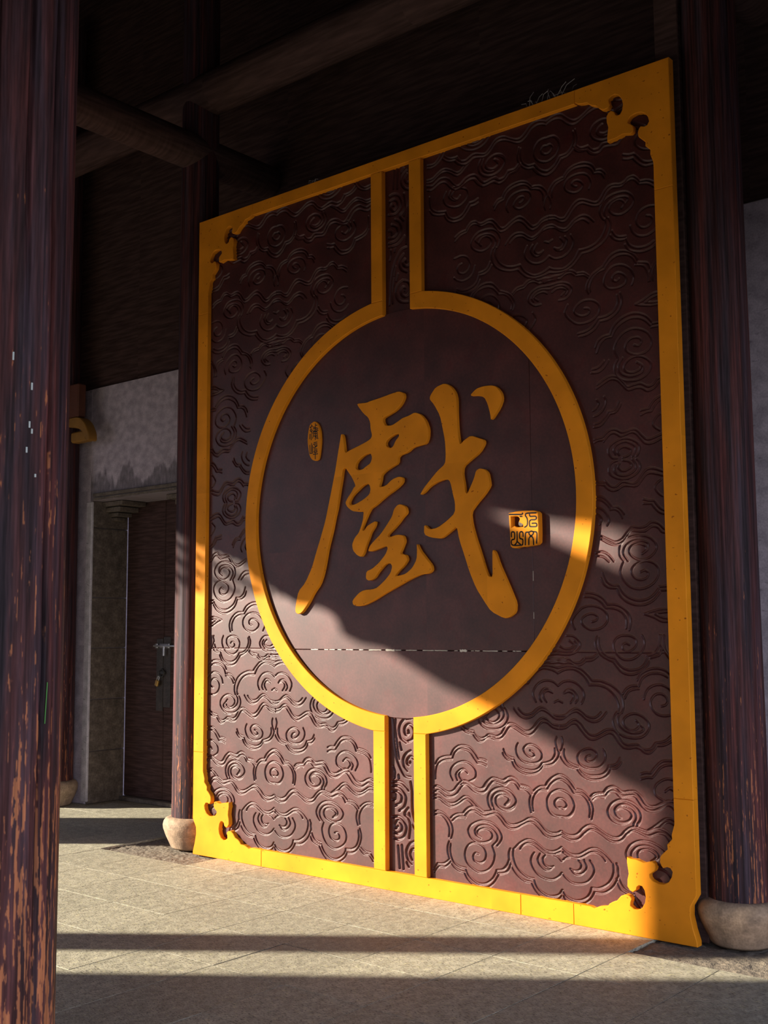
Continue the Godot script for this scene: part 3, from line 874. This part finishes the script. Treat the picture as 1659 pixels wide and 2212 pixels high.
	for a: Array in [
		[1027, 2553, 1026, 2502],
		[1027, 2543, 1041, 2540],
		[1010, 2534, 1049, 2521],
		[1010, 2523, 1023, 2523, 1049, 2510],
		[1012, 2511, 1041, 2507],
		[995, 2548, 1003, 2539],
		[1001, 2539, 985, 2535, 994, 2528],
		[985, 2516, 992, 2522, 1003, 2514, 994, 2507, 985, 2516],
		[999, 2507, 1001, 2497],
		[984, 2494, 983, 2467],
		[994, 2495, 995, 2460],
		[1010, 2507, 1010, 2482, 1006, 2468],
		[1010, 2505, 1041, 2502, 1043, 2476, 1048, 2461],
		[1016, 2494, 1038, 2491],
		[1026, 2498, 1026, 2458],
		[1016, 2480, 1038, 2479],
		[1030, 2476, 1039, 2463],
		[997, 2439, 997, 2388],
		[984, 2430, 985, 2381, 1004, 2381, 1005, 2426],
		[1016, 2441, 1041, 2442],
		[1010, 2432, 1041, 2432],
		[1021, 2426, 1027, 2418, 1040, 2425],
		[1012, 2413, 1027, 2412, 1041, 2420],
		[1016, 2404, 1041, 2401],
		[1016, 2393, 1040, 2392, 1040, 2383, 1016, 2385, 1016, 2393],
		[1010, 2373, 1046, 2373],
		[1026, 2382, 1026, 2345],
	]:
		g.stroke(mm(a), 0.0055, -0.0118, -0.0102)
	part("seal_lettering", g, mat["seal_ink"], oval)
	g = Geo.new(); g.extrude(mm([2366, 1934, 2376, 1935, 2411, 1939, 2450, 1940, 2512, 1937, 2528, 1933, 2539, 1922, 2540, 1871, 2540, 1822, 2538, 1780, 2524, 1769, 2499, 1766, 2450, 1762, 2439, 1765, 2402, 1757, 2384, 1760, 2374, 1769, 2373, 1807, 2369, 1882]), [mm([2381, 1915, 2411, 1916, 2424, 1912, 2432, 1901, 2428, 1892, 2426, 1887, 2449, 1874, 2451, 1860, 2410, 1860, 2398, 1867, 2382, 1860, 2381, 1890])], -0.03, 0.010, 0.003)
	var square := part("square_seal", g, gold, s)
	square.set_meta("label", "square golden seal block with one broken corner")
	g = Geo.new()
	for a: Array in [
		[2527, 1924, 2474, 1925, 2465, 1916, 2473, 1904, 2477, 1889, 2474, 1866, 2460, 1858],
		[2489, 1919, 2493, 1909, 2523, 1907, 2529, 1898, 2521, 1891, 2496, 1891, 2488, 1881, 2489, 1865, 2493, 1859, 2526, 1857, 2530, 1865, 2526, 1873, 2503, 1874],
		[2382, 1815, 2382, 1835, 2391, 1839, 2400, 1834, 2401, 1811, 2397, 1802, 2385, 1800, 2381, 1793, 2381, 1782, 2390, 1773, 2439, 1770, 2447, 1777, 2448, 1795, 2444, 1800, 2432, 1804, 2429, 1816, 2431, 1832, 2440, 1837, 2449, 1831, 2450, 1813],
		[2415, 1838, 2414, 1790, 2400, 1774],
		[2414, 1790, 2435, 1773],
		[2462, 1771, 2464, 1825, 2471, 1832, 2485, 1832, 2497, 1836, 2510, 1832, 2523, 1831, 2530, 1823, 2527, 1776],
		[2485, 1832, 2485, 1822, 2496, 1812, 2507, 1801, 2510, 1770],
		[2510, 1832, 2508, 1822, 2496, 1812, 2484, 1802, 2482, 1771],
		[2371, 1927, 2444, 1922, 2448, 1928],
		[2434, 1913, 2446, 1912],
	]:
		g.stroke(curve(mm(a), 0.006), 0.0074, 0.0092, 0.0108)
	part("seal_lettering", g, mat["seal_ink"], square)
	g = Geo.new()
	g.extrude(rounded(mm([2418, 1890, 2430, 1897, 2444, 1893, 2449, 1880, 2446, 1866, 2432, 1862, 2420, 1868, 2414, 1878])), [], -0.03, 0.0, 0.004)
	part("broken_core", g, mat["jamb_stone"], square)


func tag_part(o: Node3D, label: String) -> void:
	o.set_meta("label", label)


# ---------------------------------------------------------------- columns

func column_shape(r: float, h: float, seg: int, rows: int, seed_: int, cracks: int, deep: float, taper := 0.12) -> Geo:
	var g := Geo.new()
	var rng := RandomNumberGenerator.new(); rng.seed = seed_
	var wob := noise(FastNoiseLite.TYPE_SIMPLEX_SMOOTH, 0.5, 2, seed_)
	var list := []
	for k in cracks:
		list.append([TAU * (k + rng.randf() * 0.8) / cracks, rng.randf_range(0.0, 0.5), rng.randf_range(0.45, 1.0), rng.randf_range(0.028, 0.05), rng.randf_range(0.5, 1.0) * deep, rng.randf_range(-0.1, 0.1)])
	for j in rows + 1:
		var f := float(j) / rows
		for i in seg + 1:
			var th := TAU * i / seg
			var rr := r * (1.0 - taper * f) * (1.0 + 0.012 * wob.get_noise_3d(cos(th) * 1.5, f * h * 0.6, sin(th) * 1.5)) + 0.0005 * cos(th * 19.0 + 3.0 * wob.get_noise_1d(f * 3.0))
			for c in list:
				if f > c[1] and f < c[1] + c[2]:
					var a: float = angle_difference(th, c[0] + c[5] * (f - 0.5) * 2.0 + 0.05 * wob.get_noise_2d(f * 9.0, c[0] * 7.0))
					var ends: float = minf(1.0, minf(f - c[1], c[1] + c[2] - f) * 9.0)
					rr -= c[4] * ends * maxf(0.0, 1.0 - absf(a) / c[3])
			g.vert(Vector3(cos(th) * rr, f * h, sin(th) * rr), Vector3.ZERO, Vector2(float(i) / seg, 1.0 - f))
	for j in rows + 1:
		for i in seg + 1:
			var i0 := (i - 1) if i > 0 else seg - 1
			var i1 := (i + 1) if i < seg else 1
			var dx := g.v[j * (seg + 1) + i1] - g.v[j * (seg + 1) + i0]
			var dy := g.v[mini(j + 1, rows) * (seg + 1) + i] - g.v[maxi(j - 1, 0) * (seg + 1) + i]
			g.n[j * (seg + 1) + i] = dy.cross(dx).normalized()
	for j in rows:
		for i in seg:
			var q := j * (seg + 1) + i
			g.face(q, q + 1, q + seg + 2); g.face(q, q + seg + 2, q + seg + 1)
	for e in [0, rows]:
		var d := Vector3.UP if e else Vector3.DOWN
		var c := g.vert(Vector3(0, h if e else 0.0, 0), d)
		for i in seg:
			var p := g.vert(g.v[e * (seg + 1) + i], d); var q := g.vert(g.v[e * (seg + 1) + i + 1], d)
			g.face(c, p, q)
	return g


func stone_foot(k := 1.0) -> Geo:
	var g := Geo.new()
	var pr := []
	var keys := [[0.0, 0.0], [0.125, 0.0], [0.138, 0.012], [0.155, 0.05], [0.174, 0.09], [0.186, 0.125], [0.189, 0.148], [0.184, 0.17], [0.172, 0.186], [0.155, 0.194], [0.13, 0.196], [0.0, 0.196]]
	for a in keys:
		pr.append([a[0] * k, a[1]])
	g.lathe(pr, 64)
	return g


func build_columns() -> void:
	var feet := "stone feet under the wooden columns"
	var cols := "round wooden columns of the hall"
	var list := [
		[Vector3(2.915, 0, 3.135), 0.16, 7, 8, 0.024, "worn_paint", 1.1, "broad wooden column close in front, its dark paint flaking to orange wood", "stone foot under the broad flaking column in front"],
		[Vector3(3.405, 0, -0.19), 0.136, 8, 9, 0.007, "dark_paint", 1.0, "dark wooden column standing behind the right edge of the carved screen", "bulging stone foot at the right lower corner of the carved screen"],
		[Vector3(-0.17, 0, -0.15), 0.136, 12, 7, 0.006, "dark_paint", 1.0, "sunlit greyish wooden column behind the left edge of the carved screen", "bulging stone foot at the left lower corner of the carved screen"],
		[Vector3(-2.385, 0, -0.62), 0.14, 15, 6, 0.006, "dark_paint", 0.95, "dark wooden column at far left beside the stone doorway", "squat stone foot at far left beside the stone doorway"],
	]
	for c in list:
		var o := thing("stone_foot", c[8], "column base", c[0], feet)
		part("foot_block", stone_foot(c[6]), mat["hewn_stone"], o)
		o = thing("wooden_column", c[7], "column", c[0] + Vector3(0, 0.196, 0), cols)
		var close: bool = c[5] == "worn_paint"
		part("shaft", column_shape(c[1], 5.0 if close else 6.2, 300 if close else 160, 110 if close else 60, c[2], c[3], c[4], 0.0 if close else 0.12), mat[c[5]], o)
		if close:
			# pale scraps of paper still stapled to the paint, and a green blade grown in a crack
			for q in [[0.437, 2.029, 0.010], [0.146, 1.959, 0.009], [0.168, 1.864, 0.008], [0.127, 1.848, 0.006], [0.203, 1.801, 0.007], [0.053, 1.74, 0.004]]:
				var sc := Geo.new(); sc.box(Vector3(-0.0015, -q[2], -0.0022), Vector3(0.0015, q[2], 0.0022), 0.0004)
				var m := part("paper_scrap", sc, mat["paper"], o)
				m.position = Vector3(cos(q[0]) * 0.1605, q[1] - 0.196, sin(q[0]) * 0.1605)
				m.rotation.y = -q[0]
			var blade := thing("grass_blade", "thin green blade of grass stuck upright in a crack of the broad front column", "grass", c[0] + Vector3(0, 1.14, 0))
			var st := Geo.new()
			var line: Array = []
			for k in 7:
				var an := lerpf(-0.234, -0.27, k / 6.0)
				line.append(Vector3(cos(an) * 0.1615, k * 0.0165, sin(an) * 0.1615))
			st.tube(line, 0.0016, 6)
			part("blade", st, mat["leaf"], blade)


# ---------------------------------------------------------------- floor

func build_floor() -> void:
	var f := structure("floor", "beige stone paving of the hall, square slabs laid in rows", "floor")
	var rng := RandomNumberGenerator.new(); rng.seed = 77
	var px := 0.4085
	var pz := 0.4105
	var x0 := 0.6325 - px * 10
	var z0 := 0.242 - pz * 4
	var g := Geo.new(); g.box(Vector3(-4.6, -0.25, -2.2), Vector3(9.2, -0.02, 13.4), 0.0)
	g.box(Vector3(x0 + px * 0.0, -0.1, z0 + pz * 4.0 + 0.01), Vector3(x0 + px * 21.0, -0.0022, z0 + pz * 11.0), 0.0)
	g.box(Vector3(x0, -0.1, z0), Vector3(-0.62, -0.0022, z0 + pz * 4.0), 0.0)
	g.box(Vector3(0.25, -0.1, z0), Vector3(3.05, -0.0022, z0 + pz * 4.0), 0.0)
	g.box(Vector3(3.93, -0.1, z0), Vector3(x0 + px * 21.0, -0.0022, z0 + pz * 4.0), 0.0)
	part("bed", g, mat["mortar"], f)
	var slabs: Array[Geo] = []
	for k in 3:
		var s := Geo.new(); s.box(Vector3(-px / 2 + 0.0019, -0.03, -pz / 2 + 0.0013), Vector3(px / 2 - 0.0019, 0.0, pz / 2 - 0.0013), 0.0005)
		slabs.append(s)
	var shape := slabs[0].mesh()
	for j in 11:
		for i in 21:
			var c := Vector3(x0 + px * (i + 0.5), 0, z0 + pz * (j + 0.5))
			# rough patches round the feet of the two columns beside the screen
			var low := absf(c.z + pz / 2 - 0.242) < 0.01 or c.z < 0.0
			if c.z > -0.6 and low and ((c.x > 3.1 and c.x < 3.75) or (c.x > -0.45 and c.x < 0.2)):
				continue
			var o := part("paver", shape, mat["paving_%d" % (rng.randi() % 3)], f)
			o.position = c + Vector3(rng.randf_range(-0.0005, 0.0005), rng.randf_range(-0.0008, 0.0002), rng.randf_range(-0.0005, 0.0005))
			if absf(c.x - 2.06) < 0.05 and absf(c.z - 1.268) < 0.05:
				o.position += Vector3(0.006, 0.0, 0.006)
			o.rotation = Vector3(rng.randf_range(-0.001, 0.001), 0, rng.randf_range(-0.001, 0.001))
	var x1 := x0 + px * 21
	var z1 := z0 + pz * 11
	g = Geo.new()
	g.box(Vector3(-4.6, -0.03, -2.2), Vector3(x0 - 0.002, 0.0, 13.4), 0.002)
	g.box(Vector3(x1 + 0.002, -0.03, -2.2), Vector3(9.2, 0.0, 13.4), 0.002)
	g.box(Vector3(x0, -0.03, -2.2), Vector3(x1, 0.0, z0 - 0.002), 0.002)
	g.box(Vector3(x0, -0.03, z1 + 0.002), Vector3(x1, 0.0, 13.4), 0.002)
	part("plain_paving", g, mat["paving_1"], f)
	var rough := noise(FastNoiseLite.TYPE_SIMPLEX, 9.0, 3, 91)
	for r in [[3.085, 3.91], [-0.59, 0.222]]:
		g = Geo.new()
		var nx := 80; var nz := 80
		var za := z0 + pz * 2 + 0.002; var zb := 0.24
		for j in nz + 1:
			for i in nx + 1:
				var p := Vector3(lerpf(r[0], r[1], float(i) / nx), 0, lerpf(za, zb, float(j) / nz))
				p.y = -0.012 + 0.004 * rough.get_noise_2d(p.x, p.z) + 0.003 * rough.get_noise_2d(p.x * 4.0, p.z * 4.0)
				g.vert(p, Vector3.UP)
		for j in nz + 1:
			for i in nx + 1:
				var dx := g.v[j * (nx + 1) + mini(i + 1, nx)] - g.v[j * (nx + 1) + maxi(i - 1, 0)]
				var dz := g.v[mini(j + 1, nz) * (nx + 1) + i] - g.v[maxi(j - 1, 0) * (nx + 1) + i]
				g.n[j * (nx + 1) + i] = dz.cross(dx).normalized()
		for j in nz:
			for i in nx:
				var q := j * (nx + 1) + i
				g.face(q, q + 1, q + nx + 2); g.face(q, q + nx + 2, q + nx + 1)
		tag_part(part("gravel_patch", g, mat["gravel"], f), "rough concrete round a column's stone foot")


# ---------------------------------------------------------------- the hall

func build_hall() -> void:
	var back := -0.78
	# back wall, in plaster, with the doorway at the left
	var w := structure("wall_back", "grey lime-plastered wall behind the carved screen", "wall")
	var g := Geo.new()
	g.box(Vector3(-4.3, 0, back - 0.4), Vector3(-2.215, 3.34, back), 0.006)
	part("plaster", g, mat["plaster"], w)
	g = Geo.new()
	g.box(Vector3(-1.1, 0, back - 0.4), Vector3(2.4, 3.34, back), 0.006)
	g.box(Vector3(2.4, 0, back - 0.4), Vector3(9.2, 3.52, back), 0.006)
	part("plaster", g, mat["plaster"], w)
	g = Geo.new()
	var lo := Vector3(-2.215, 2.415, back - 0.4); var hi := Vector3(-1.1, 3.34, back)
	g.box(lo, hi, 0.002)
	for i in g.v.size():
		g.t[i] = Vector2((g.v[i].x - lo.x) / (hi.x - lo.x), (hi.y - g.v[i].y) / (hi.y - lo.y))
	tag_part(part("plaster", g, mat["damp_plaster"], w), "plaster over the doorway, stained grey along its foot")
	g = Geo.new()
	g.box(Vector3(-4.3, 3.34, back - 0.4), Vector3(2.4, 9.1, back - 0.03), 0.0)
	g.box(Vector3(2.4, 3.52, back - 0.4), Vector3(9.2, 9.1, back - 0.03), 0.0)
	part("upper_boarding", g, mat["timber"], w)
	# two thin mouldings over the doorway
	for y in [[2.418, 2.438, 0.012], [2.444, 2.470, 0.02]]:
		g = Geo.new(); g.box(Vector3(-2.16, y[0], back), Vector3(-1.0, y[1], back + y[2]), 0.003)
		part("ledge_moulding", g, mat["jamb_stone"], w)
	# jamb stones, with their joints, and stepped corbels under the lintel
	var joints := [0.0, 0.411, 0.82, 1.229, 1.635, 2.2]
	for side in [[-2.25, -2.19], [-1.12, -1.06]]:
		for k in 5:
			g = Geo.new(); g.box(Vector3(side[0], joints[k] + 0.002, back - 0.36), Vector3(side[1], joints[k + 1] - 0.002, back - 0.012), 0.006)
			part("jamb_stone", g, mat["jamb_stone"], w)
		g = Geo.new(); g.box(Vector3(side[0], 2.202, back - 0.36), Vector3(side[1], 2.415, back - 0.012), 0.004)
		part("jamb_stone", g, mat["jamb_stone"], w)
	g = Geo.new(); g.box(Vector3(-2.262, 0.02, back - 0.02), Vector3(-2.188, 2.41, back + 0.004), 0.006)
	tag_part(part("jamb_edge", g, mat["whitewash"], w), "whitewashed front edge of the doorway's stone jamb")
	for side in [[-2.19, 1.0], [-1.12, -1.0]]:
		var step := 0
		for q in [[2.375, 2.412, 0.26], [2.33, 2.369, 0.19], [2.295, 2.325, 0.13], [2.262, 2.29, 0.07]]:
			g = Geo.new()
			var xa: float = side[0]; var xb: float = side[0] + side[1] * q[2]
			g.box(Vector3(minf(xa, xb), q[0], back - 0.34 + 0.02 * step), Vector3(maxf(xa, xb), q[1], back - 0.10 - 0.03 * step), 0.004)
			part("corbel_brick", g, mat["jamb_stone"], w)
			step += 1
	# the double door, shut, with an iron-faced lock stile
	var d := structure("door_1", "dark double door shut behind the stone doorway", "door")
	var zd := back - 0.36
	for leaf in [[-2.19, -1.702], [-1.698, -1.12]]:
		g = Geo.new(); g.box(Vector3(leaf[0], 0.035, zd - 0.05), Vector3(leaf[1], 2.42, zd), 0.006)
		var o := part("door_leaf", g, mat["door_wood"], d)
		g = Geo.new()
		if leaf[0] < -2.0:
			g.box(Vector3(-1.785, 0.73, zd), Vector3(-1.703, 1.30, zd + 0.006), 0.003)
		else:
			g.box(Vector3(-1.697, 0.76, zd), Vector3(-1.61, 1.315, zd + 0.006), 0.003)
		part("lock_plate", g, mat["door_plate"], o)
	g = Geo.new(); g.box(Vector3(-2.19, 0.0, zd - 0.06), Vector3(-1.1, 0.033, zd + 0.05), 0.006)
	tag_part(part("threshold", g, mat["jamb_stone"], d), "pale stone door sill")
	g = Geo.new()
	g.tube([Vector3(-1.79, 1.243, zd + 0.03), Vector3(-1.5, 1.243, zd + 0.03)], 0.009, 10)
	g.box(Vector3(-1.785, 1.225, zd + 0.004), Vector3(-1.755, 1.262, zd + 0.024), 0.003)
	g.box(Vector3(-1.74, 1.225, zd + 0.004), Vector3(-1.62, 1.262, zd + 0.016), 0.003)
	g.box(Vector3(-1.675, 1.165, zd + 0.03), Vector3(-1.655, 1.24, zd + 0.038), 0.003)
	tag_part(part("sliding_bolt", g, mat["steel"], d), "bright steel sliding bolt")
	g = Geo.new()
	var hoop: Array = []
	for k in 17:
		hoop.append(Vector3(-1.70 + 0.028 * cos(TAU * k / 16), 1.03 + 0.03 * sin(TAU * k / 16), zd + 0.022))
	g.tube(hoop, 0.006, 8)
	g.box(Vector3(-1.74, 1.02, zd + 0.006), Vector3(-1.665, 1.045, zd + 0.02), 0.003)
	part("iron_hasp", g, mat["iron"], d)
	# the padlock hanging from the hasp
	var lock := thing("padlock", "small brass padlock hanging open-tilted from the iron hasp of the dark door", "padlock", Vector3(-1.742, 0.955, zd + 0.03))
	g = Geo.new(); g.box(Vector3(-0.017, -0.03, -0.01), Vector3(0.017, 0.02, 0.01), 0.004)
	part("lock_body", g, mat["brass"], lock)
	g = Geo.new()
	hoop = [Vector3(-0.01, 0.018, 0)]
	for k in 9:
		hoop.append(Vector3(-0.01 * cos(PI * k / 8), 0.04 + 0.012 * sin(PI * k / 8), 0))
	hoop.append(Vector3(0.01, 0.018, 0))
	g.tube(hoop, 0.0035, 8)
	part("shackle", g, mat["steel"], lock)
	lock.rotation.z = -0.35

	# left side: open to the yard between a pier, a post and the eave beam
	var l := structure("wall_left", "open side of the hall towards the yard, out of the picture to the left", "wall")
	var xl := -4.0
	g = Geo.new()
	g.box(Vector3(xl - 0.3, 0, -1.2), Vector3(xl, 3.7, 0.72), 0.01)
	g.box(Vector3(xl - 0.3, 0, 1.57), Vector3(xl, 3.7, 2.62), 0.01)
	g.box(Vector3(xl - 0.3, 2.65, 0.72), Vector3(xl, 3.7, 1.57), 0.01)
	g.box(Vector3(xl - 0.3, 0, 6.23), Vector3(xl, 4.6, 7.0), 0.01)
	g.box(Vector3(xl - 0.3, 0, 11.0), Vector3(xl, 4.6, 13.2), 0.01)
	part("pier", g, mat["plaster"], l)
	var post := part("post", column_shape(0.15, 5.4, 40, 12, 3, 4, 0.004), mat["dark_paint"], l)
	post.position = Vector3(xl, 0, 5.45)
	g = Geo.new()
	var under := PackedVector2Array([Vector2(-1.2, 3.62)])
	for q in [[2.6, 3.61], [3.09, 3.62], [3.37, 3.655], [3.55, 3.60], [3.72, 3.59], [3.86, 3.645], [3.93, 3.64], [3.97, 3.56], [4.08, 3.565], [4.21, 3.61], [4.5, 3.59], [4.76, 3.62], [5.05, 3.605], [5.4, 3.605], [7.0, 3.62], [13.2, 3.62]]:
		under.append(Vector2(q[0], q[1]))
	under.append(Vector2(13.2, 3.93))
	under.append(Vector2(-1.2, 3.93))
	g.extrude(under, [], -0.02, 0.12, 0.01)
	var beam := part("eave_beam", g, mat["timber"], l)
	beam.position.x = xl
	beam.rotation.y = -PI / 2
	g = Geo.new()
	g.box(Vector3(xl - 0.06, 3.92, -1.2), Vector3(xl - 0.02, 4.56, 13.2), 0.0)
	part("eave_boarding", g, mat["timber"], l)
	g = Geo.new()
	g.extrude(PackedVector2Array([Vector2(-1.2, 4.56), Vector2(4.65, 4.56), Vector2(5.26, 4.745), Vector2(5.26, 4.56), Vector2(13.2, 4.56), Vector2(13.2, 9.1), Vector2(-1.2, 9.1)]), [], 0.02, 0.06, 0.002)
	beam = part("eave_boarding", g, mat["timber"], l)
	beam.position.x = xl
	beam.rotation.y = -PI / 2
	# an openwork bracket in the corner between pier and beam
	g = Geo.new()
	for k in 16:
		var z := 2.65 + k * 0.06
		var drop := 0.46 * pow(1.0 - k / 17.0, 0.8)
		g.box(Vector3(xl - 0.08, 3.64 - drop, z), Vector3(xl - 0.055, 3.64, z + 0.02), 0.002)
	for k in 4:
		g.box(Vector3(xl - 0.08, 3.52 - k * 0.1, 2.62), Vector3(xl - 0.055, 3.545 - k * 0.1, 3.5 - k * 0.2), 0.002)
	part("openwork_bracket", g, mat["timber"], l)

	# other walls and the roof
	w = structure("wall_right", "open right end of the hall under a deep beam, out of the picture", "wall")
	g = Geo.new()
	g.box(Vector3(7.5, 3.2, -1.2), Vector3(7.8, 9.1, 13.2), 0.0)
	part("boarding", g, mat["timber"], w)
	w = structure("wall_front", "dark boarded front of the hall behind the viewer", "wall")
	g = Geo.new(); g.box(Vector3(-4.3, 0, 13.0), Vector3(9.3, 9.1, 13.3), 0.0)
	part("boarding", g, mat["timber"], w)
	var c := structure("ceiling", "dark timber roof of the hall with rafters", "ceiling")
	g = Geo.new(); g.box(Vector3(-4.6, 9.0, -1.3), Vector3(9.4, 9.2, 13.6), 0.0)
	part("roof_boards", g, mat["timber"], c)
	for k in 30:
		g = Geo.new(); g.box(Vector3(-4.4 + k * 0.46, 8.87, -0.8), Vector3(-4.31 + k * 0.46, 9.0, 13.2), 0.006)
		part("rafter", g, mat["timber"], c)
	# the lower ceiling over the front aisle, its boards laid on joists
	for k in 24:
		g = Geo.new(); g.box(Vector3(-2.9, 4.3, 2.35 + k * 0.44), Vector3(8.9, 4.34, 2.785 + k * 0.44), 0.004)
		part("aisle_board", g, mat["timber"], c)
	for z in [-0.15, 2.3]:
		g = Geo.new()
		g.tube([Vector3(-4.2, 4.95, z), Vector3(9.0, 4.95, z)], 0.14, 20)
		part("beam", g, mat["timber"], c)
	for x in [-0.165, 3.43]:
		g = Geo.new()
		g.tube([Vector3(x, 4.55, -0.78), Vector3(x, 4.55, 13.0)], 0.12, 20)
		part("beam", g, mat["timber"], c)
	var jamb := structure("trim_1", "dark timber jamb plank between the carved screen and the right column", "trim")
	g = Geo.new(); g.box(Vector3(3.18, 0.0, -0.14), Vector3(3.30, 4.8, -0.085), 0.004)
	part("plank", g, mat["timber"], jamb)
	g = Geo.new(); g.box(Vector3(3.29, 0.22, -0.30), Vector3(3.40, 4.8, -0.15), 0.004)
	part("plank", g, mat["timber"], jamb)
	# the yard outside
	var yard := structure("floor_yard", "sunlit ground of the yard beside the hall, out of the picture", "ground")
	g = Geo.new(); g.box(Vector3(-30, -0.4, -20), Vector3(-4.62, -0.12, 26), 0.0)
	part("ground", g, mat["earth"], yard)
	var house := structure("wall_yard", "long dark boarded house across the yard, out of the picture to the left", "house")
	g = Geo.new(); g.box(Vector3(-19, -0.12, -14), Vector3(-14, 3.9, 24), 0.0)
	part("house_front", g, mat["timber"], house)
	g = Geo.new()
	g.box(Vector3(-19.6, 3.9, -14.5), Vector3(-13.6, 4.15, 24.5), 0.02)
	part("house_roof", g, mat["slate"], house)


func build_small_things() -> void:
	# a gilded bracket on the far left column
	var b := thing("gilded_bracket", "gilded carved bracket jutting from the dark column at far left, high beside the doorway", "bracket", Vector3(-2.26, 0, -0.62))
	var g := Geo.new(); g.box(Vector3(0.0, 3.075, -0.04), Vector3(0.13, 3.35, 0.04), 0.01)
	part("bracket_block", g, mat["gilding_red"], b)
	g = Geo.new()
	var p := PackedVector2Array([Vector2(0.0, 3.0), Vector2(0.1, 2.99), Vector2(0.18, 2.96), Vector2(0.235, 2.90), Vector2(0.255, 2.865), Vector2(0.29, 2.87), Vector2(0.285, 2.93), Vector2(0.235, 3.01), Vector2(0.17, 3.06), Vector2(0.1, 3.075), Vector2(0.0, 3.07)])
	g.extrude(rounded(p), [], -0.035, 0.045, 0.006)
	part("scroll", g, mat["gilding"], b)
	g = Geo.new(); g.box(Vector3(0.03, 2.87, -0.045), Vector3(0.24, 2.955, 0.035), 0.012)
	part("drop_block", g, mat["gilding"], b)
	# dry stalks caught on the top rail
	var rng := RandomNumberGenerator.new(); rng.seed = 19
	for t in [[2.63, 0.13, 16, "tangled tuft of dry stalks lying on the screen's top rail towards the right"], [1.02, 0.05, 6, "small pale wisp of straw lying on the screen's top rail towards the left"]]:
		var s := thing("straw_tuft", t[3], "straw", Vector3(t[0], SCREEN_H, -0.02), "bits of straw on top of the screen")
		g = Geo.new()
		for k in t[2]:
			var a := Vector3(rng.randf_range(-1, 1) * t[1], 0.002, rng.randf_range(-0.012, 0.012))
			var d: Vector3 = Vector3(rng.randf_range(-1, 1), rng.randf_range(0.2, 1.0), rng.randf_range(-0.3, 0.3)) * (t[1] * 0.55)
			g.tube([a, a + d * 0.5 + Vector3(0, 0.012, 0), a + d + Vector3(rng.randf_range(-0.02, 0.02), -0.004, 0)], 0.0016, 5)
		part("stalks", g, mat["straw"], s)


func _ready() -> void:
	# camera
	var cam := Camera3D.new()
	cam.name = "Camera"
	cam.fov = 48.7127
	cam.near = 0.05
	cam.far = 200.0
	add_child(cam)
	cam.transform = Transform3D(Basis(Vector3(0.766234, -0.005862, -0.642535), Vector3(0.071004, 0.994607, 0.075599), Vector3(0.638627, -0.103549, 0.762518)), Vector3(5.481969, 1.361031, 4.693137))
	cam.current = true
	# sky and exposure
	var env := Environment.new()
	var sky := Sky.new()
	var air := ProceduralSkyMaterial.new()
	air.sky_top_color = Color(0.50, 0.56, 0.70)
	air.sky_horizon_color = Color(0.84, 0.84, 0.86)
	air.ground_bottom_color = Color(0.2, 0.18, 0.16)
	air.ground_horizon_color = Color(0.84, 0.84, 0.86)
	sky.sky_material = air
	env.background_mode = Environment.BG_SKY
	env.sky = sky
	env.background_energy_multiplier = 6.5
	env.tonemap_mode = Environment.TONE_MAPPER_LINEAR
	env.tonemap_exposure = 1.0
	env.sdfgi_enabled = true
	env.ssao_enabled = true
	env.ssil_enabled = true
	var we := WorldEnvironment.new()
	we.name = "Environment"
	we.environment = env
	add_child(we)
	# sun: low, from the left and in front of the screen
	var sun := DirectionalLight3D.new()
	sun.name = "Sun"
	sun.light_color = Color(1.0, 0.96, 0.88)
	sun.light_energy = 5.2
	sun.light_angular_distance = 0.6
	sun.shadow_enabled = true
	sun.sky_mode = DirectionalLight3D.SKY_MODE_LIGHT_ONLY
	add_child(sun)
	var el := deg_to_rad(18.5)
	sun.look_at_from_position(Vector3.ZERO, Vector3(SUN_H.x * cos(el), -sin(el), SUN_H.y * cos(el)))

	make_materials()
	build_hall()
	build_floor()
	build_screen()
	build_columns()
	build_small_things()
